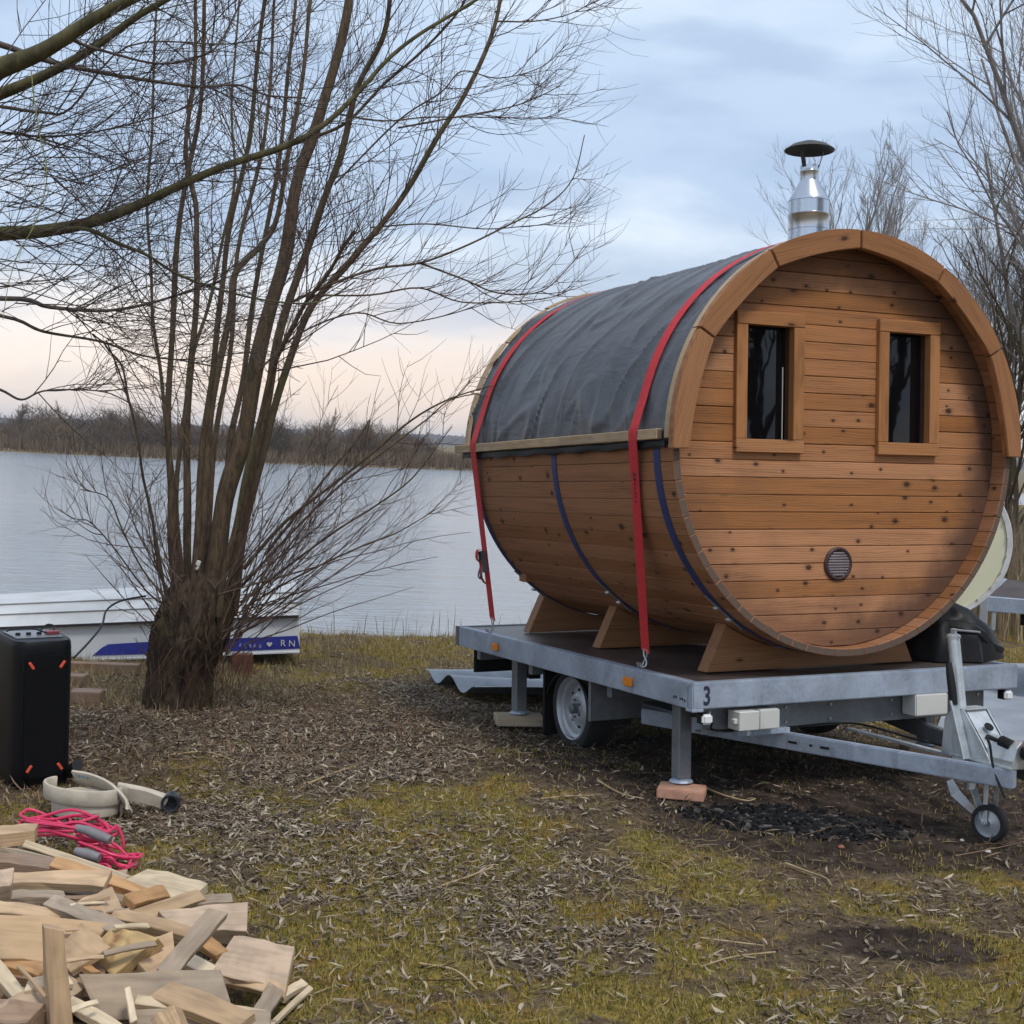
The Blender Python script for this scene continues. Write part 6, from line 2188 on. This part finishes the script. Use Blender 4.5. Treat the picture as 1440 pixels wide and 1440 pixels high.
# second, denser row behind
for i in range(60):
    px = -60 + i * 13 + g2.uniform(-6, 6)
    if px > 600: break
    dist = 131 + g2.uniform(0, 14)
    x = at_px(px, dist)
    kind_ = g2.choice([0, 1, 3])
    s_ = g2.uniform(.6, .95)
    o = bpy.data.objects.new('bush', bms[kind_]); col.objects.link(o)
    o.material_slots[0].link = 'OBJECT'; o.material_slots[0].material = M_farbush2
    o.location = (x, dist, float(gz(x, dist)) - .05); o.rotation_euler = (0, 0, g2.uniform(0, 6.28)); o.scale = (s_, s_, s_)
    tag(o, ['medium', 'tall upright', '', 'thin tall'][kind_] + ' dark leafless bush in the second row behind the far lake bank', 'bush', 'bushes behind the far bank row')
for k, (px, dist, s_, lb) in enumerate(((20, 128, .62, 'round-headed bare tree on the far bank at the left edge'), (88, 135, .55, 'slim bare tree on the far bank near the left'), (165, 133, .58, 'bare tree on the far bank left of the willow stems'), (455, 137, .62, 'bare tree on the far bank right of the willow stems'), (505, 140, .60, 'bare tree on the far bank above the brown reeds'), (540, 150, .55, 'farther bare tree on the far bank left of the pylon'))):
    plant_tree('far_tree', at_px(px, dist), dist, far_t[k % 2], lb, (M_farbush2, M_farbush2), k * 1.3, s_ * 1.05)
# reed belt on the far bank
n = 26000
xr = g2.uniform(-70, 14, n); yr = 118 + 3 * np.sin(xr * .05) + 2 * np.sin(xr * .13 + 1) + g2.uniform(-.6, 14, n)
blades('far_reeds', np.stack([xr, yr, gz(xr, yr)], 1), g2.uniform(.4, 1.5, n) * (.7 + .6 * fbm(xr * .12, yr * .1, 5, 3)), .10, island_mat('far_reeds', [(0., (.085, .062, .045)), (.5, (.14, .10, .066)), (1., (.20, .145, .09))]), .25, 1)


# distant woods: mounds of crowns with real depth
def woods(name, y0, depth, h, x0, x1, seed, mat, bump_=.5):
    nx_ = int((x1 - x0) / (y0 * .0016)); ny_ = 8
    X_ = np.linspace(x0, x1, nx_); Yp = np.linspace(0, 1, ny_)
    XX_, YY_ = np.meshgrid(X_, Yp)
    prof_ = np.sqrt(np.clip(1 - (2 * YY_ - 1) ** 2, 0, 1)) ** .5
    hh_ = h * (.55 + .55 * fbm(XX_ / (y0 * .03), YY_ * 3, seed, 3)) * (.62 + bump_ * fbm(XX_ / (y0 * .0035), YY_ * 7, seed + 3, 4))
    Yw = y0 + YY_ * depth
    Z_ = gz(XX_, Yw) - .3 + prof_ * hh_
    i_ = (np.arange(ny_ - 1)[:, None] * nx_ + np.arange(nx_ - 1)[None]).ravel()
    return tag(link(name, raw_mesh(name, np.stack([XX_.ravel(), Yw.ravel(), Z_.ravel()], 1), np.stack([i_, i_ + 1, i_ + nx_ + 1, i_ + nx_], 1)), mat), kind='stuff')


M_w1 = simple('distant_bare_woods', (.085, .078, .080), .9, var=.25, scale=.05)
M_w2 = simple('distant_blue_woods', (.060, .066, .072), .9, var=.2, scale=.02)
woods('distant_woods', 700, 90, 6.5, -700, 800, 9, M_w1, .8)
woods('distant_woods', 1500, 200, 14., -1400, 1500, 15, M_w2, .5)


def pylon(px, dist, H, label):
    x = at_px(px, dist)
    r = empty('pylon', label, 'pylon', (x, dist, float(gz(x, dist))))
    m_ = MB()
    hb = H * .07
    for sx in (-1, 1):
        for sy in (-1, 1):
            m_.bar((sx * hb, sy * hb, 0), (sx * .4, sy * .4, H), .32, .32, up=(0, 1, .1))
    for k in range(8):
        z0 = H * k / 8; z1 = H * (k + 1) / 8
        w0 = hb + (.4 - hb) * k / 8; w1 = hb + (.4 - hb) * (k + 1) / 8
        m_.bar((-w0, -w0, z0), (w1, -w1, z1), .2, .2, up=(0, 1, .1)).bar((w0, -w0, z0), (-w1, -w1, z1), .2, .2, up=(0, 1, .1))
    m_.build('mast', M_galvd, r)
    for z, w_ in ((.66, .16), (.80, .20), (.93, .13)):
        MB().bar((-H * w_, 0, H * z), (H * w_, 0, H * z), .3, .35).bar((-H * w_, 0, H * z), (0, 0, H * (z + .05)), .18, .18).bar((H * w_, 0, H * z), (0, 0, H * (z + .05)), .18, .18).build('crossarm', M_galvd, r)


pylon(598, 1000, 26, 'lattice power pylon standing on the horizon left of the barrel')
#=====HAZE=====

# ------------------------------------------------------------------ air
hz = MB().b(-3300, 3300, -120, 4900, -3.6, 33).build('haze', None)
hm = bpy.data.materials.new('haze_air'); hm.use_nodes = True; hm.node_tree.nodes.clear()
H_ = NT(hm.node_tree)
pv = H_.node('ShaderNodeVolumePrincipled', ins={'Color': (.86, .91, 1., 1), 'Density': .00032, 'Anisotropy': 0.})
H_.l.new(pv.outputs[0], H_.node('ShaderNodeOutputMaterial').inputs['Volume'])
hz.data.materials.append(hm)
tag(hz, kind='stuff')
